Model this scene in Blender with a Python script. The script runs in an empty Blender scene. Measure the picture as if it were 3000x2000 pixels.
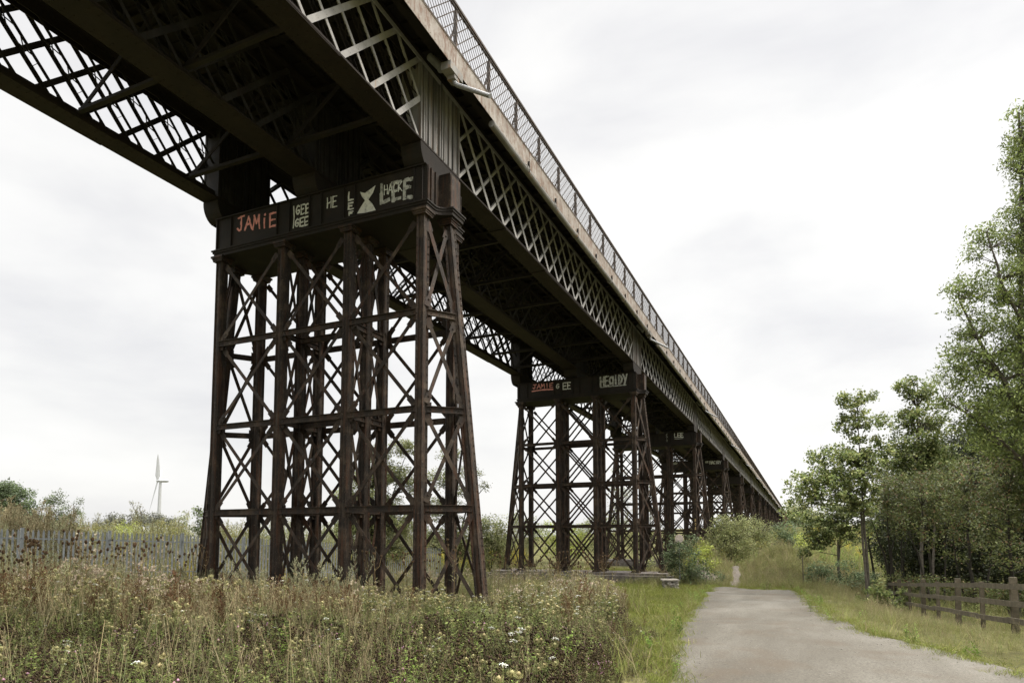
import bpy, math, random
import numpy as np
from mathutils import Vector, Matrix
random.seed(7); RNG = np.random.default_rng(7)
S = bpy.context.scene; COL = S.collection
R_ = math.radians
# ------------------------------------------------------------------ camera frame (world: x along the viaduct, y across it, z up)
YAW, PITCH, FPX = .4184, .0736, 1916.07
CAM = np.array([-15.023, -8.809, 1.6])
_c, _s, _cp, _sp = math.cos(YAW), math.sin(YAW), math.cos(PITCH), math.sin(PITCH)
FW = np.array([_c*_cp, _s*_cp, _sp]); RT = np.array([_s, -_c, 0.]); UP = np.cross(RT, FW)
def ray(u, v): return FW + RT*(u-1500)/FPX - UP*(v-1437.7)/FPX
def at_depth(u, v, D):
    d = ray(u, v); return CAM + d*(D/d.dot([_c, _s, 0]))
def at_x(u, v, x): d = ray(u, v); return CAM + d*(x-CAM[0])/d[0]
def DRw(D, r): return CAM[0]+_c*D+_s*r, CAM[1]+_s*D-_c*r
def toDR(x, y): dx, dy = x-CAM[0], y-CAM[1]; return dx*_c+dy*_s, dx*_s-dy*_c
def sm(a, b, x):
    t = np.clip((x-a)/(b-a), 0, 1); return t*t*(3-2*t)
def ground(x, y):
    x = np.asarray(x, float); y = np.asarray(y, float)
    D = (x-CAM[0])*_c+(y-CAM[1])*_s
    z = -.9*sm(6, 36, D)
    z = z-.45*sm(-9.6, -12.2, y)*sm(-2, 6, x)*(1-sm(30, 42, x))
    # two earth banks at the end of the road with a path over the saddle between them
    bl = 2.1*np.exp(-((x-25.9)/2.5)**2-((y+2.9)/1.5)**2)
    br = 1.9*np.exp(-((x-28.2)/3.2)**2-((y+7.6)/2.0)**2)
    sd = .85*np.exp(-((x-28.)/3.0)**2-((y+5.1)/1.5)**2)
    z = z+np.maximum(np.maximum(bl, br), sd)
    z = z+8.0*sm(70, 320, x+.12*np.abs(y))*sm(170, 20, y)+2.5*sm(60, 200, x)*sm(-15, -60, y)
    # rough bank behind the left end of the palisade fence
    ax, ay = CAM[0]+_c*20-_s*18.2, CAM[1]+_s*20+_c*18.2
    bx_, by_ = CAM[0]+_c*37-_s*6.0, CAM[1]+_s*37+_c*6.0; ll = math.hypot(bx_-ax, by_-ay); dx, dy = (bx_-ax)/ll, (by_-ay)/ll
    s_ = (x-ax)*dx+(y-ay)*dy; n_ = -(x-ax)*dy+(y-ay)*dx
    z = z+1.5*sm(.8, 4., n_)*(1-sm(-1, 7.5, s_))*(1-sm(14, 30, n_))
    z = z+.05*np.sin(x*1.3+1)*np.sin(y*1.1)*sm(9, 14, D)
    return z
def gz(x, y): return float(ground(x, y))
# ------------------------------------------------------------------ node materials
def mat(name): 
    m = bpy.data.materials.new(name); m.use_nodes = True
    nt = m.node_tree; return m, nt, nt.nodes['Principled BSDF'], nt.nodes, nt.links
def ramp(N, stops, interp='LINEAR'):
    r = N.new('ShaderNodeValToRGB'); cr = r.color_ramp; cr.interpolation = interp
    while len(cr.elements) < len(stops): cr.elements.new(.5)
    for e, (p, c) in zip(cr.elements, stops):
        e.position = p; e.color = (*c, 1) if len(c) == 3 else c
    return r
def noise(N, L, scale, detail=5, vec=None, rough=.6):
    n = N.new('ShaderNodeTexNoise'); n.inputs['Scale'].default_value = scale; n.inputs['Detail'].default_value = detail
    n.inputs['Roughness'].default_value = rough
    if vec is not None: L.new(vec, n.inputs['Vector'])
    return n
def mapping(N, L, scale, src='Object'):
    t = N.new('ShaderNodeTexCoord'); mp = N.new('ShaderNodeMapping'); mp.inputs['Scale'].default_value = scale
    L.new(t.outputs[src], mp.inputs['Vector']); return mp.outputs['Vector']
def mixc(N, L, fac, a, b, mode='MIX'):
    m = N.new('ShaderNodeMix'); m.data_type = 'RGBA'; m.blend_type = mode
    for sock, v in ((m.inputs[0], fac), (m.inputs[6], a), (m.inputs[7], b)):
        if hasattr(v, 'links'): L.new(v, sock)
        elif isinstance(v, (int, float)): sock.default_value = v
        else: sock.default_value = (*v, 1)
    return m.outputs[2]
def bump(N, L, h, bsdf, strength=.3, dist=.02):
    b = N.new('ShaderNodeBump'); b.inputs['Strength'].default_value = strength; b.inputs['Distance'].default_value = dist
    L.new(h, b.inputs['Height']); L.new(b.outputs['Normal'], bsdf.inputs['Normal'])
def geo_pos(N, L, scale):
    g = N.new('ShaderNodeNewGeometry'); mp = N.new('ShaderNodeMapping'); mp.inputs['Scale'].default_value = scale
    L.new(g.outputs['Position'], mp.inputs['Vector']); return mp.outputs['Vector']
def rusty(name, stops, rust, rust_amt=(.5, .7), rough=.75, streak=.12, scale=2.0, wear=None):
    """weathered metal: base tones from noise, vertical rust streaks, pale worn flecks"""
    m, nt, b, N, L = mat(name)
    v = geo_pos(N, L, (1, 1, 1)); vs = geo_pos(N, L, (1, 1, streak))
    n1 = noise(N, L, scale, 6, vs if streak < .08 else v); c1 = ramp(N, stops); L.new(n1.outputs[0], c1.inputs[0])
    n2 = noise(N, L, scale*3.1, 6, vs, .7); r2 = ramp(N, [(rust_amt[0], (0, 0, 0)), (rust_amt[1], (1, 1, 1))]); L.new(n2.outputs[0], r2.inputs[0])
    col = mixc(N, L, r2.outputs[0], c1.outputs[0], rust)
    if wear:
        n3 = noise(N, L, 26, 4, v, .7); r3 = ramp(N, [(.62, (0, 0, 0)), (.7, (1, 1, 1))]); L.new(n3.outputs[0], r3.inputs[0])
        col = mixc(N, L, r3.outputs[0], col, wear)
    L.new(col, b.inputs['Base Color']); b.inputs['Roughness'].default_value = rough
    b.inputs['Specular IOR Level'].default_value = .35
    n4 = noise(N, L, 60, 3, v); bump(N, L, n4.outputs[0], b, .35, .01)
    return m
M = {}
M['pier_iron'] = rusty('pier_iron', [(.3, (.009, .0062, .0038)), (.5, (.022, .0145, .0085)), (.68, (.075, .053, .034))], (.055, .022, .008), (.5, .66), .68, .1, 2.6, (.18, .145, .11))
M['dark_iron'] = rusty('dark_iron', [(.3, (.011, .009, .0076)), (.6, (.02, .0158, .0122)), (.8, (.037, .028, .02))], (.022, .013, .009), (.5, .7), .8, .5, 1.5)
M['girder_iron'] = rusty('girder_iron', [(.3, (.0145, .0105, .0082)), (.6, (.0225, .0158, .0122)), (.8, (.038, .0275, .0205))], (.026, .015, .01), (.52, .75), .8, .5, 1.5)
M['paint'] = rusty('weathered_grey_paint', [(.3, (.28, .275, .27)), (.55, (.38, .37, .36)), (.75, (.45, .435, .42))], (.33, .22, .14), (.6, .78), .6, .25, 2.2, (.3, .26, .22))
M['post_paint'] = rusty('streaked_grey_paint', [(.32, (.06, .058, .057)), (.5, (.2, .195, .19)), (.68, (.36, .35, .335))], (.16, .1, .065), (.5, .68), .6, .05, 3.6, (.16, .13, .11))
M['fascia'] = rusty('rusted_cream_plate', [(.3, (.17, .135, .105)), (.5, (.25, .22, .185)), (.72, (.34, .315, .28))], (.13, .07, .038), (.47, .66), .65, .35, 2.6, (.13, .065, .038))
M['shade_toned_iron'] = rusty('shade_toned_iron', [(.3, (.016, .0145, .0135)), (.6, (.033, .03, .027)), (.8, (.06, .056, .05))], (.024, .015, .011), (.5, .7), .8, .3, 2.)  # middle and far girders: shade under the deck put into the colour
M['rail_iron'] = rusty('rail_iron', [(.3, (.05, .041, .034)), (.6, (.085, .072, .062)), (.8, (.14, .12, .105))], (.12, .07, .045), (.5, .7), .7, .4, 4)
M['gutter'] = rusty('gutter_grey', [(.3, (.13, .122, .105)), (.55, (.21, .2, .18)), (.75, (.3, .285, .26))], (.26, .15, .08), (.56, .68), .6, 1, 1.3)
M['pvc'] = rusty('pale_pipe', [(.3, (.2, .2, .2)), (.6, (.28, .28, .28)), (.8, (.34, .34, .335))], (.35, .28, .22), (.6, .8), .5, .3, 4)
M['galv'] = rusty('galvanised_steel', [(.3, (.16, .175, .182)), (.55, (.24, .255, .262)), (.8, (.32, .335, .34))], (.22, .2, .18), (.6, .8), .55, .2, 5)
M['fence_wood'] = rusty('fence_wood', [(.3, (.052, .042, .027)), (.55, (.095, .077, .051)), (.8, (.15, .127, .09))], (.06, .058, .03), (.5, .7), .9, .3, 5, (.2, .18, .14))
M['bark'] = rusty('bark', [(.3, (.05, .041, .032)), (.55, (.1, .085, .068)), (.8, (.16, .14, .115))], (.055, .06, .035), (.5, .7), .95, .2, 9, (.17, .16, .14))
M['dark_bark'] = rusty('dark_bark', [(.3, (.018, .015, .011)), (.55, (.036, .03, .024)), (.8, (.06, .053, .043))], (.035, .04, .022), (.5, .7), .95, .2, 9, (.1, .095, .08))
def flat(name, c, rough=.8, var=.25, scale=14):
    m, nt, b, N, L = mat(name); v = geo_pos(N, L, (1, 1, 1)); n = noise(N, L, scale, 5, v)
    r = ramp(N, [(.3, tuple(x*(1-var) for x in c)), (.7, tuple(min(1, x*(1+var*.6)) for x in c))]); L.new(n.outputs[0], r.inputs[0])
    L.new(r.outputs[0], b.inputs['Base Color']); b.inputs['Roughness'].default_value = rough; return m
def worn_paint(name, c, lo=.4):
    m, nt, b, N, L = mat(name); v = geo_pos(N, L, (1, 1, 1)); n = noise(N, L, 9, 6, v, .75)
    r = ramp(N, [(lo-.06, tuple(x*.12 for x in c)), (lo, tuple(x*.6 for x in c)), (lo+.1, c), (.8, tuple(min(1, x*1.1) for x in c))]); L.new(n.outputs[0], r.inputs[0])
    L.new(r.outputs[0], b.inputs['Base Color']); b.inputs['Roughness'].default_value = .85; return m
M['white_spray'] = worn_paint('white_brushed_paint', (.68, .69, .64), .37); M['grey_spray'] = worn_paint('worn_white_paint', (.46, .465, .43), .43)
M['pink_spray'] = worn_paint('pink_brushed_paint', (.72, .31, .27), .37)
M['yellow_spray'] = flat('yellow_brushed_paint', (.5, .36, .16), .8, .4, 22)
M['turbine'] = flat('turbine_white', (.34, .35, .355), .5, .05, .1)
M['stone'] = rusty('rubble_stone', [(.3, (.13, .118, .1)), (.55, (.2, .186, .166)), (.8, (.28, .265, .24))], (.17, .16, .13), (.55, .7), .9, 1, 6)
M['pebble'] = flat('pebble', (.15, .132, .112), .9, .5, 9)
M['slab'] = flat('stone_slab', (.2, .18, .15), .9, .3, 5)
M['sign_white'] = flat('faded_sign', (.42, .35, .31), .6, .4, 12)
m, nt, b, N, L = mat('blue_brick'); v = geo_pos(N, L, (1, 1, 1))
sx = N.new('ShaderNodeSeparateXYZ'); L.new(v, sx.inputs[0]); ad = N.new('ShaderNodeMath'); L.new(sx.outputs[0], ad.inputs[0]); L.new(sx.outputs[1], ad.inputs[1])
cb = N.new('ShaderNodeCombineXYZ'); L.new(ad.outputs[0], cb.inputs[0]); L.new(sx.outputs[2], cb.inputs[1])
br = N.new('ShaderNodeTexBrick'); L.new(cb.outputs[0], br.inputs['Vector'])
for k, val in (('Scale', 1.), ('Mortar Size', .012), ('Brick Width', .235), ('Row Height', .085)): br.inputs[k].default_value = val
br.inputs['Color1'].default_value = (.13, .115, .105, 1); br.inputs['Color2'].default_value = (.19, .17, .16, 1); br.inputs['Mortar'].default_value = (.1, .09, .08, 1)
nn = noise(N, L, 3, 5, v); rr = ramp(N, [(.35, (.5, .47, .42)), (.65, (1.1, 1.08, 1.05))]); L.new(nn.outputs[0], rr.inputs[0])
L.new(mixc(N, L, 1.0, br.outputs[0], rr.outputs[0], 'MULTIPLY'), b.inputs['Base Color']); b.inputs['Roughness'].default_value = .85; M['brick'] = m
m, nt, b, N, L = mat('red_brick'); v = geo_pos(N, L, (1, 1, 1)); nn = noise(N, L, 1.5, 6, v)
rr = ramp(N, [(.3, (.14, .07, .05)), (.7, (.28, .15, .11))]); L.new(nn.outputs[0], rr.inputs[0]); L.new(rr.outputs[0], b.inputs['Base Color']); M['red_brick'] = m

def leafmat(name, trans=.3, spec=.25, rough=.55, var=.22):
    m, nt, b, N, L = mat(name)
    a = N.new('ShaderNodeAttribute'); a.attribute_name = 'Col'
    oi = N.new('ShaderNodeObjectInfo'); mr = N.new('ShaderNodeMapRange'); L.new(oi.outputs['Random'], mr.inputs[0])
    mr.inputs[3].default_value = 1-var; mr.inputs[4].default_value = 1+var
    hs = N.new('ShaderNodeHueSaturation'); L.new(a.outputs['Color'], hs.inputs['Color']); L.new(mr.outputs[0], hs.inputs['Value'])
    L.new(hs.outputs[0], b.inputs['Base Color']); b.inputs['Roughness'].default_value = rough; b.inputs['Specular IOR Level'].default_value = spec
    t = N.new('ShaderNodeBsdfTranslucent'); L.new(hs.outputs[0], t.inputs['Color'])
    mx = N.new('ShaderNodeMixShader'); mx.inputs[0].default_value = trans
    L.new(b.outputs[0], mx.inputs[1]); L.new(t.outputs[0], mx.inputs[2]); L.new(mx.outputs[0], N['Material Output'].inputs['Surface'])
    return m
M['leaf'] = leafmat('leaf', .42, .3, .5, .12)
M['weed'] = leafmat('weed', .22, .12, .75, .28)
# ground, road, path
m, nt, b, N, L = mat('meadow_earth'); v = geo_pos(N, L, (1, 1, 1))
n1 = noise(N, L, .35, 8, v, .65); r1 = ramp(N, [(.3, (.05, .045, .02)), (.5, (.085, .085, .032)), (.7, (.14, .13, .06))]); L.new(n1.outputs[0], r1.inputs[0])
n2 = noise(N, L, 9, 6, v, .7); r2 = ramp(N, [(.35, (.5, .5, .5)), (.65, (1.25, 1.2, 1.1))]); L.new(n2.outputs[0], r2.inputs[0])
L.new(mixc(N, L, 1., r1.outputs[0], r2.outputs[0], 'MULTIPLY'), b.inputs['Base Color']); b.inputs['Roughness'].default_value = .95
b.inputs['Specular IOR Level'].default_value = .1; bump(N, L, n2.outputs[0], b, .6, .08); M['earth'] = m
m, nt, b, N, L = mat('worn_track'); v = geo_pos(N, L, (1, 1, 1)); v2 = geo_pos(N, L, (.25, 1, 1))
n1 = noise(N, L, .55, 7, v2, .6); r1 = ramp(N, [(.33, (.062, .055, .043)), (.5, (.091, .082, .066)), (.66, (.126, .116, .097))]); L.new(n1.outputs[0], r1.inputs[0])
n2 = noise(N, L, 34, 6, v, .8); r2 = ramp(N, [(.28, (.42, .41, .4)), (.5, (1, 1, 1)), (.72, (1.5, 1.5, 1.48))]); L.new(n2.outputs[0], r2.inputs[0])
vo = N.new('ShaderNodeTexVoronoi'); vo.inputs['Scale'].default_value = 9; L.new(v, vo.inputs['Vector'])
r3 = ramp(N, [(.0, (.35, .33, .31)), (.09, (.5, .48, .46)), (.13, (1, 1, 1))]); L.new(vo.outputs['Distance'], r3.inputs[0])
n5 = noise(N, L, .9, 4, v); r5 = ramp(N, [(.55, (0, 0, 0)), (.7, (1, 1, 1))]); L.new(n5.outputs[0], r5.inputs[0])
c = mixc(N, L, 1., r1.outputs[0], r2.outputs[0], 'MULTIPLY'); c2 = mixc(N, L, .75, c, r3.outputs[0], 'MULTIPLY'); c = mixc(N, L, r5.outputs[0], c, c2)
n6 = noise(N, L, .8, 5, v); r6 = ramp(N, [(.52, (0, 0, 0)), (.7, (.7, .7, .7))]); L.new(n6.outputs[0], r6.inputs[0])
c = mixc(N, L, r6.outputs[0], c, (.08, .063, .045))
L.new(c, b.inputs['Base Color']); b.inputs['Roughness'].default_value = .9; b.inputs['Specular IOR Level'].default_value = .2
bump(N, L, n2.outputs[0], b, .5, .012); M['road'] = m
m, nt, b, N, L = mat('bare_soil'); v = geo_pos(N, L, (1, 1, 1)); n1 = noise(N, L, 5, 8, v, .75)
r1 = ramp(N, [(.3, (.05, .04, .03)), (.5, (.1, .082, .064)), (.7, (.16, .138, .11))]); L.new(n1.outputs[0], r1.inputs[0]); L.new(r1.outputs[0], b.inputs['Base Color'])
b.inputs['Roughness'].default_value = .95; bump(N, L, n1.outputs[0], b, .8, .1); M['soil'] = m
# ------------------------------------------------------------------ mesh builder
class MB:
    def __init__(s): s.v = []; s.f = []
    def add(s, vs, fs):
        o = len(s.v); s.v += [tuple(map(float, p)) for p in vs]; s.f += [tuple(i+o for i in f) for f in fs]
    def box(s, x0, x1, y0, y1, z0, z1):
        s.add([(x0,y0,z0),(x1,y0,z0),(x1,y1,z0),(x0,y1,z0),(x0,y0,z1),(x1,y0,z1),(x1,y1,z1),(x0,y1,z1)],
              [(0,3,2,1),(4,5,6,7),(0,1,5,4),(1,2,6,5),(2,3,7,6),(3,0,4,7)])
    def bar(s, p, q, w, t, n):
        """flat bar p->q; thickness t along n, width w across"""
        p, q, n = np.array(p, float), np.array(q, float), np.array(n, float)
        d = q-p; d /= np.linalg.norm(d); n = n-d*n.dot(d); n /= np.linalg.norm(n); k = np.cross(d, n)
        vs = [e+k*a*w/2+n*c*t/2 for e in (p, q) for a, c in ((-1,-1),(1,-1),(1,1),(-1,1))]
        s.add(vs, [(0,3,2,1),(4,5,6,7),(0,1,5,4),(1,2,6,5),(2,3,7,6),(3,0,4,7)])
    def tube(s, pts, rad, n=8, cap=True):
        pts = [np.array(p, float) for p in pts]; o = len(s.v); up = np.array([.31, .17, .93])
        for i, p in enumerate(pts):
            d = pts[min(i+1, len(pts)-1)]-pts[max(i-1, 0)]; d = d/(np.linalg.norm(d)+1e-9)
            a = np.cross(d, up); 
            if np.linalg.norm(a) < .1: a = np.cross(d, [1, 0, 0])
            a /= np.linalg.norm(a); c = np.cross(d, a); r = rad[i] if hasattr(rad, '__len__') else rad
            for k in range(n): s.v.append(tuple(p+r*(a*math.cos(2*math.pi*k/n)+c*math.sin(2*math.pi*k/n))))
        for i in range(len(pts)-1):
            for k in range(n): s.f.append((o+i*n+k, o+i*n+(k+1)%n, o+(i+1)*n+(k+1)%n, o+(i+1)*n+k))
        if cap: s.f.append(tuple(o+k for k in range(n))[::-1]); s.f.append(tuple(o+(len(pts)-1)*n+k for k in range(n)))
    def prism(s, poly, z0, z1, top=None):
        n = len(poly); t = top or poly
        s.add([(x, y, z0) for x, y in poly]+[(x, y, z1) for x, y in t],
              [tuple(range(n))[::-1], tuple(range(n, 2*n))]+[(i, (i+1) % n, n+(i+1) % n, n+i) for i in range(n)])
    def rivet(s, p, n, r=.02, h=.012):
        p, n = np.array(p, float), np.array(n, float); a = np.cross(n, [.3, .5, .81]); a /= np.linalg.norm(a); b = np.cross(n, a)
        s.add([p+r*(a*math.cos(k*math.pi/3)+b*math.sin(k*math.pi/3)) for k in range(6)]+[p+n*h+.55*r*(a*math.cos(k*math.pi/3)+b*math.sin(k*math.pi/3)) for k in range(6)],
              [(k, (k+1) % 6, 6+(k+1) % 6, 6+k) for k in range(6)]+[(6,7,8,9,10,11)])
    def mesh(s, name, m):
        me = bpy.data.meshes.new(name); me.from_pydata(s.v, [], s.f); me.materials.append(m); me.update(); return me
def node(name, me, parent=None, loc=(0, 0, 0)):
    o = bpy.data.objects.new(name, me); COL.objects.link(o); o.location = loc
    if parent: o.parent = parent
    return o
def tag(o, label=None, cat=None, group=None, kind=None):
    for k, v in (('label', label), ('category', cat), ('group', group), ('kind', kind)):
        if v: o[k] = v
    return o
def empty(name, loc): 
    o = node(name, None, None, loc); o.empty_display_size = .3; return o
def merged(protos, name):
    """one mesh of a thing too far away to show its parts: all proto parts joined"""
    v = []; f = []; mi = []; mats = []
    for nm, me, off, par in protos:
        if me is None: continue
        o = len(v); n = len(me.vertices); co = np.empty(n*3); me.vertices.foreach_get('co', co); co = co.reshape(-1, 3)+np.array(off)
        v += [tuple(c) for c in co]
        if me.materials[0] not in mats: mats.append(me.materials[0])
        k = mats.index(me.materials[0])
        for p in me.polygons: f.append(tuple(i+o for i in p.vertices)); mi.append(k)
    me = bpy.data.meshes.new(name); me.from_pydata(v, [], f)
    for m_ in mats: me.materials.append(m_)
    me.polygons.foreach_set('material_index', mi); me.update(); return me
def place(root, protos, skip=()):
    """copies of a prototype's parts (shared mesh data) under a new root; par = index of the parent part"""
    obs = []
    for nm, me, off, par in protos:
        if nm in skip: obs.append(root); continue
        p = root if par is None else obs[par]
        base = (0, 0, 0) if par is None else protos[par][2]
        obs.append(node(nm, me, p, (off[0]-base[0], off[1]-base[1], off[2]-base[2])))
    return obs
# ------------------------------------------------------------------ the viaduct: dimensions
SP = 23.34; NP = 14                      # span, piers seen (first one is nearest)
RX = .8; YC = (.07, 2.42, 4.79, 7.25)    # column rows and lines
ZB, ZL, ZT = -.3, (2.39, 4.93, 7.47), 10.2
LV = (ZB,)+ZL+(10.05,)
Y0, Y1 = -.13, 7.45
# ---- a wrought-iron column of four riveted segments
def column_profile(r=.112, R=.172):
    pts = []
    for k in range(4):
        a = math.pi/4+k*math.pi/2
        for rr, da in ((r, -.17), (R, -.11), (R, .11), (r, .17)): pts.append((rr*math.cos(a+da), rr*math.sin(a+da)))
        for j in (1, 2, 3): 
            b_ = a+.17+(math.pi/2-.34)*j/4; pts.append((r*math.cos(b_), r*math.sin(b_)))
    return pts
def column_mesh(dy, name):
    """from ZB (shifted by dy in y) up to ZT"""
    mb = MB(); pr = column_profile()
    n = len(pr); mb.add([(x, y+dy, ZB-.9*(0)) for x, y in pr]+[(x, y, ZT) for x, y in pr], [tuple(range(n))[::-1], tuple(range(n, 2*n))]+[(i, (i+1) % n, n+(i+1) % n, n+i) for i in range(n)])
    z = ZB+.15
    while z < ZT-.15:
        f = 1-(z-ZB)/(ZT-ZB)
        for k in range(4):
            a = math.pi/4+k*math.pi/2
            for sg in (-1, 1):
                t = a+sg*math.pi/2; rr = .148
                mb.rivet((rr*math.cos(a)+.018*math.cos(t), rr*math.sin(a)+.018*math.sin(t)+dy*f, z), (math.cos(t), math.sin(t), 0), .025, .02)
        z += .2
    # capital: stepped mouldings
    for hw, z0, z1 in ((.19, ZT-.16, ZT-.11), (.205, ZT-.11, ZT-.06), (.235, ZT-.06, ZT-.002)):
        mb.box(-hw, hw, -hw, hw, z0, z1)
    # base shoe
    hw = .24; mb.box(-hw, hw, dy-hw, dy+hw, ZB-.02, ZB+.05); mb.box(-.2, .2, dy-.2, dy+.2, ZB+.05, ZB+.1)
    return mb.mesh(name, M['pier_iron'])
def rake_y(z, side=1):
    f = (ZT-z)/(ZT-ZB)
    return (-.24-1.09*f) if side > 0 else (7.56+1.09*f)
def xbrace(p0, p1, q0, q1, nrm, off=.02, plate=.3):
    """crossed diagonals p0->q1 and q0->p1 between two uprights (p at one, q at the other; 0 below, 1 above), with end plates"""
    p0, p1, q0, q1, nrm = [np.array(a, float) for a in (p0, p1, q0, q1, nrm)]; nrm /= np.linalg.norm(nrm); mb = MB()
    for a, b, s_ in ((p0, q1, 1), (q0, p1, -1)):
        d = (b-a)/np.linalg.norm(b-a); A = a+d*.22+nrm*off*s_; B = b-d*.22+nrm*off*s_
        mb.bar(A, B, .1, .016, nrm)
        mb.bar((A+B)/2-d*.0+nrm*.0, B, .02, .06, nrm) if False else None
        for e, dd in ((A, d), (B, -d)):
            mb.bar(e-dd*.16, e+dd*.1, .17, .014, nrm); mb.rivet(e+dd*.03+nrm*.016*s_, nrm*s_, .026, .016)
    return mb
def channel(p, q, out, h=.17):
    """horizontal strut of channel section facing 'out', with gusset plates and bolts at its ends"""
    p, q, out = [np.array(a, float) for a in (p, q, out)]; out /= np.linalg.norm(out); mb = MB(); up = np.array([0, 0, 1.])
    mb.bar(p, q, h, .014, out)
    for s_ in (-1, 1): mb.bar(p+up*s_*(h/2-.008)+out*.03, q+up*s_*(h/2-.008)+out*.03, .05, .016, up)
    d = q-p; Lg = np.linalg.norm(d); d /= Lg
    for e, s_ in ((p, 1), (q, -1)):
        mb.bar(e+d*s_*.02-up*.19-out*.012, e+d*s_*.02+up*.19-out*.012, .22, .014, out); mb.rivet(e+d*s_*.11+out*.008, out, .024, .018)
    k = .35
    while k < Lg-.3: mb.rivet(p+d*k+out*.008, out, .016, .012); k += .45
    return mb
def pier_protos():
    P = []
    cv = column_mesh(0, 'column'); cr = column_mesh(-1.09, 'raking_column'); cl = column_mesh(1.09, 'raking_column_far')
    for x in (-RX, RX):
        for y in YC: P.append(('column', cv, (x, y, 0), None))
    for y in YC[1:3]: P.append(('column', cv, (0, y, 0), None))
    P.append(('raking_column', cr, (0, -.24, 0), None)); P.append(('raking_column', cl, (0, 7.56, 0), None))
    I = M['pier_iron']
    def add(nm, mb): P.append((nm, mb.mesh(nm, I), (0, 0, 0), None))
    g = .15
    for x, sx_ in ((-RX, -1), (0, -1), (RX, 1)):
        for i in range(3):
            if x == 0 and i != 1: continue
            for z0, z1 in zip(LV[:-1], LV[1:]):
                xx = x+sx_*.05
                add('cross_brace', xbrace((xx, YC[i]+g, z0+.1), (xx, YC[i]+g, z1-.1), (xx, YC[i+1]-g, z0+.1), (xx, YC[i+1]-g, z1-.1), (1, 0, 0)))
            for z in ZL: add('strut', channel((x+sx_*.1, YC[i]+.12, z), (x+sx_*.1, YC[i+1]-.12, z), (sx_, 0, 0)))
    for y in YC[1:3]:
        for xa, xb in ((-RX, 0), (0, RX)):
            for z0, z1 in zip(LV[:-1], LV[1:]):
                add('cross_brace', xbrace((xa+.1, y, z0+.1), (xa+.1, y, z1-.1), (xb-.1, y, z0+.1), (xb-.1, y, z1-.1), (0, 1, 0)))
            for z in ZL: add('strut', channel((xa+.12, y-.08, z), (xb-.12, y-.08, z), (0, -1, 0)))
    for side in (1, -1):
        yc = YC[0] if side > 0 else YC[3]
        for sx_ in (-1, 1):
            for z0, z1 in zip(LV[:-1], LV[1:]):
                a0 = np.array((sx_*RX, yc-side*.12, z0+.1)); a1 = np.array((sx_*RX, yc-side*.12, z1-.1))
                b0 = np.array((sx_*.1, rake_y(z0+.1, side), z0+.1)); b1 = np.array((sx_*.1, rake_y(z1-.1, side), z1-.1))
                nr = np.cross(b0-a0, (0, 0, 1)); add('cross_brace', xbrace(a0, a1, b0, b1, nr))
            for z in ZL:
                a = np.array((sx_*(RX-.05), yc-side*.13, z)); b_ = np.array((sx_*.12, rake_y(z, side), z)); out = np.cross(b_-a, (0, 0, 1)); out *= np.sign(out[0]*sx_) or 1
                if out[1]*side > 0: out = -out
                add('strut', channel(a, b_, out))
    # cap: plan outline with the ears over the raking columns, concave shoulders
    def outline(e, ear):
        pts = [(-.95-e, Y0-e), ]
        pts = []
        near = [(-.95-e, Y0-e), (-.62, Y0-e)]
        for k in range(1, 5): a = k/5*math.pi/2; near.append((-.62+.26*math.sin(a)+0*e, Y0-e-(ear-.1)*(1-math.cos(a))))
        near += [(-.3-e, Y0-ear-e), (.3+e, Y0-ear-e)]
        near += [(-x, y) for x, y in near[:-2][::-1]]
        far = [(x, Y0+Y1-y) for x, y in near][::-1]
        return near+far
    mb = MB(); mb.prism(outline(.0, .4), 10.203, 10.3); mb.prism(outline(.03, .4), 10.3, 10.36); mb.prism(outline(.06, .4), 10.36, 10.4)
    # soffit frames between the columns
    P.append(('cap_plate', mb.mesh('cap_plate', M['dark_iron']), (0, 0, 0), None))
    mb = MB(); zb0, zb1 = 10.402, 11.4
    for x in (-.9, .9):
        s_ = math.copysign(1, x); mb.box(x-.008, x+.008, Y0+.02, Y1-.02, zb0+.03, zb1-.03)
        mb.box(min(x, x+s_*.07), max(x, x+s_*.07), Y0+.02, Y1-.02, zb0, zb0+.028); mb.box(min(x, x+s_*.07), max(x, x+s_*.07), Y0+.02, Y1-.02, zb1-.028, zb1)
        for y in (.28, .02, 2.18, 2.55, 3.34, 3.77, 4.5, 4.97, 6.78, 7.36):
            mb.box(min(x, x+s_*.055), max(x, x+s_*.055), y-.012, y+.012, zb0+.03, zb1-.03)
            for k in range(8): mb.rivet((x+s_*.009, y+.05, zb0+.12+k*.108), (s_, 0, 0), .017, .012); mb.rivet((x+s_*.009, y-.05, zb0+.12+k*.108), (s_, 0, 0), .017, .012)
    for y, s_ in ((Y0+.05, -1), (Y1-.05, 1)):
        me_ = MB()
        me_.box(-.89, .89, y-.01, y+.01, zb0+.03, zb1-.03)
        yo = y+s_*.36; y0_, y1_ = sorted((y+s_*.012, yo))
        me_.box(-.28, .28, y0_, y1_, zb0, zb0+.03); me_.box(-.28, .28, y0_, y1_, zb1-.03, zb1)
        me_.box(-.27, -.255, y0_, y1_, zb0+.03, zb1-.03); me_.box(.255, .27, y0_, y1_, zb0+.03, zb1-.03); me_.box(-.25, .25, yo-.02, yo, zb0+.03, zb1-.03)
        for xx in (-.88, -.72, -.5, .5, .72, .88):
            me_.box(xx-.012, xx+.012, min(y, y+s_*.06), max(y, y+s_*.06), zb0+.03, zb1-.03)
            for k in range(8): me_.rivet((xx+.05, y+s_*.011, zb0+.12+k*.108), (0, s_, 0), .016, .012)
        P.append(('cap_end', me_.mesh('cap_end', M['pier_iron']), (0, 0, 0), None))
    mb.box(-.88, .88, Y0+.07, Y1-.07, zb1-.06, zb1-.032)
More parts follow.
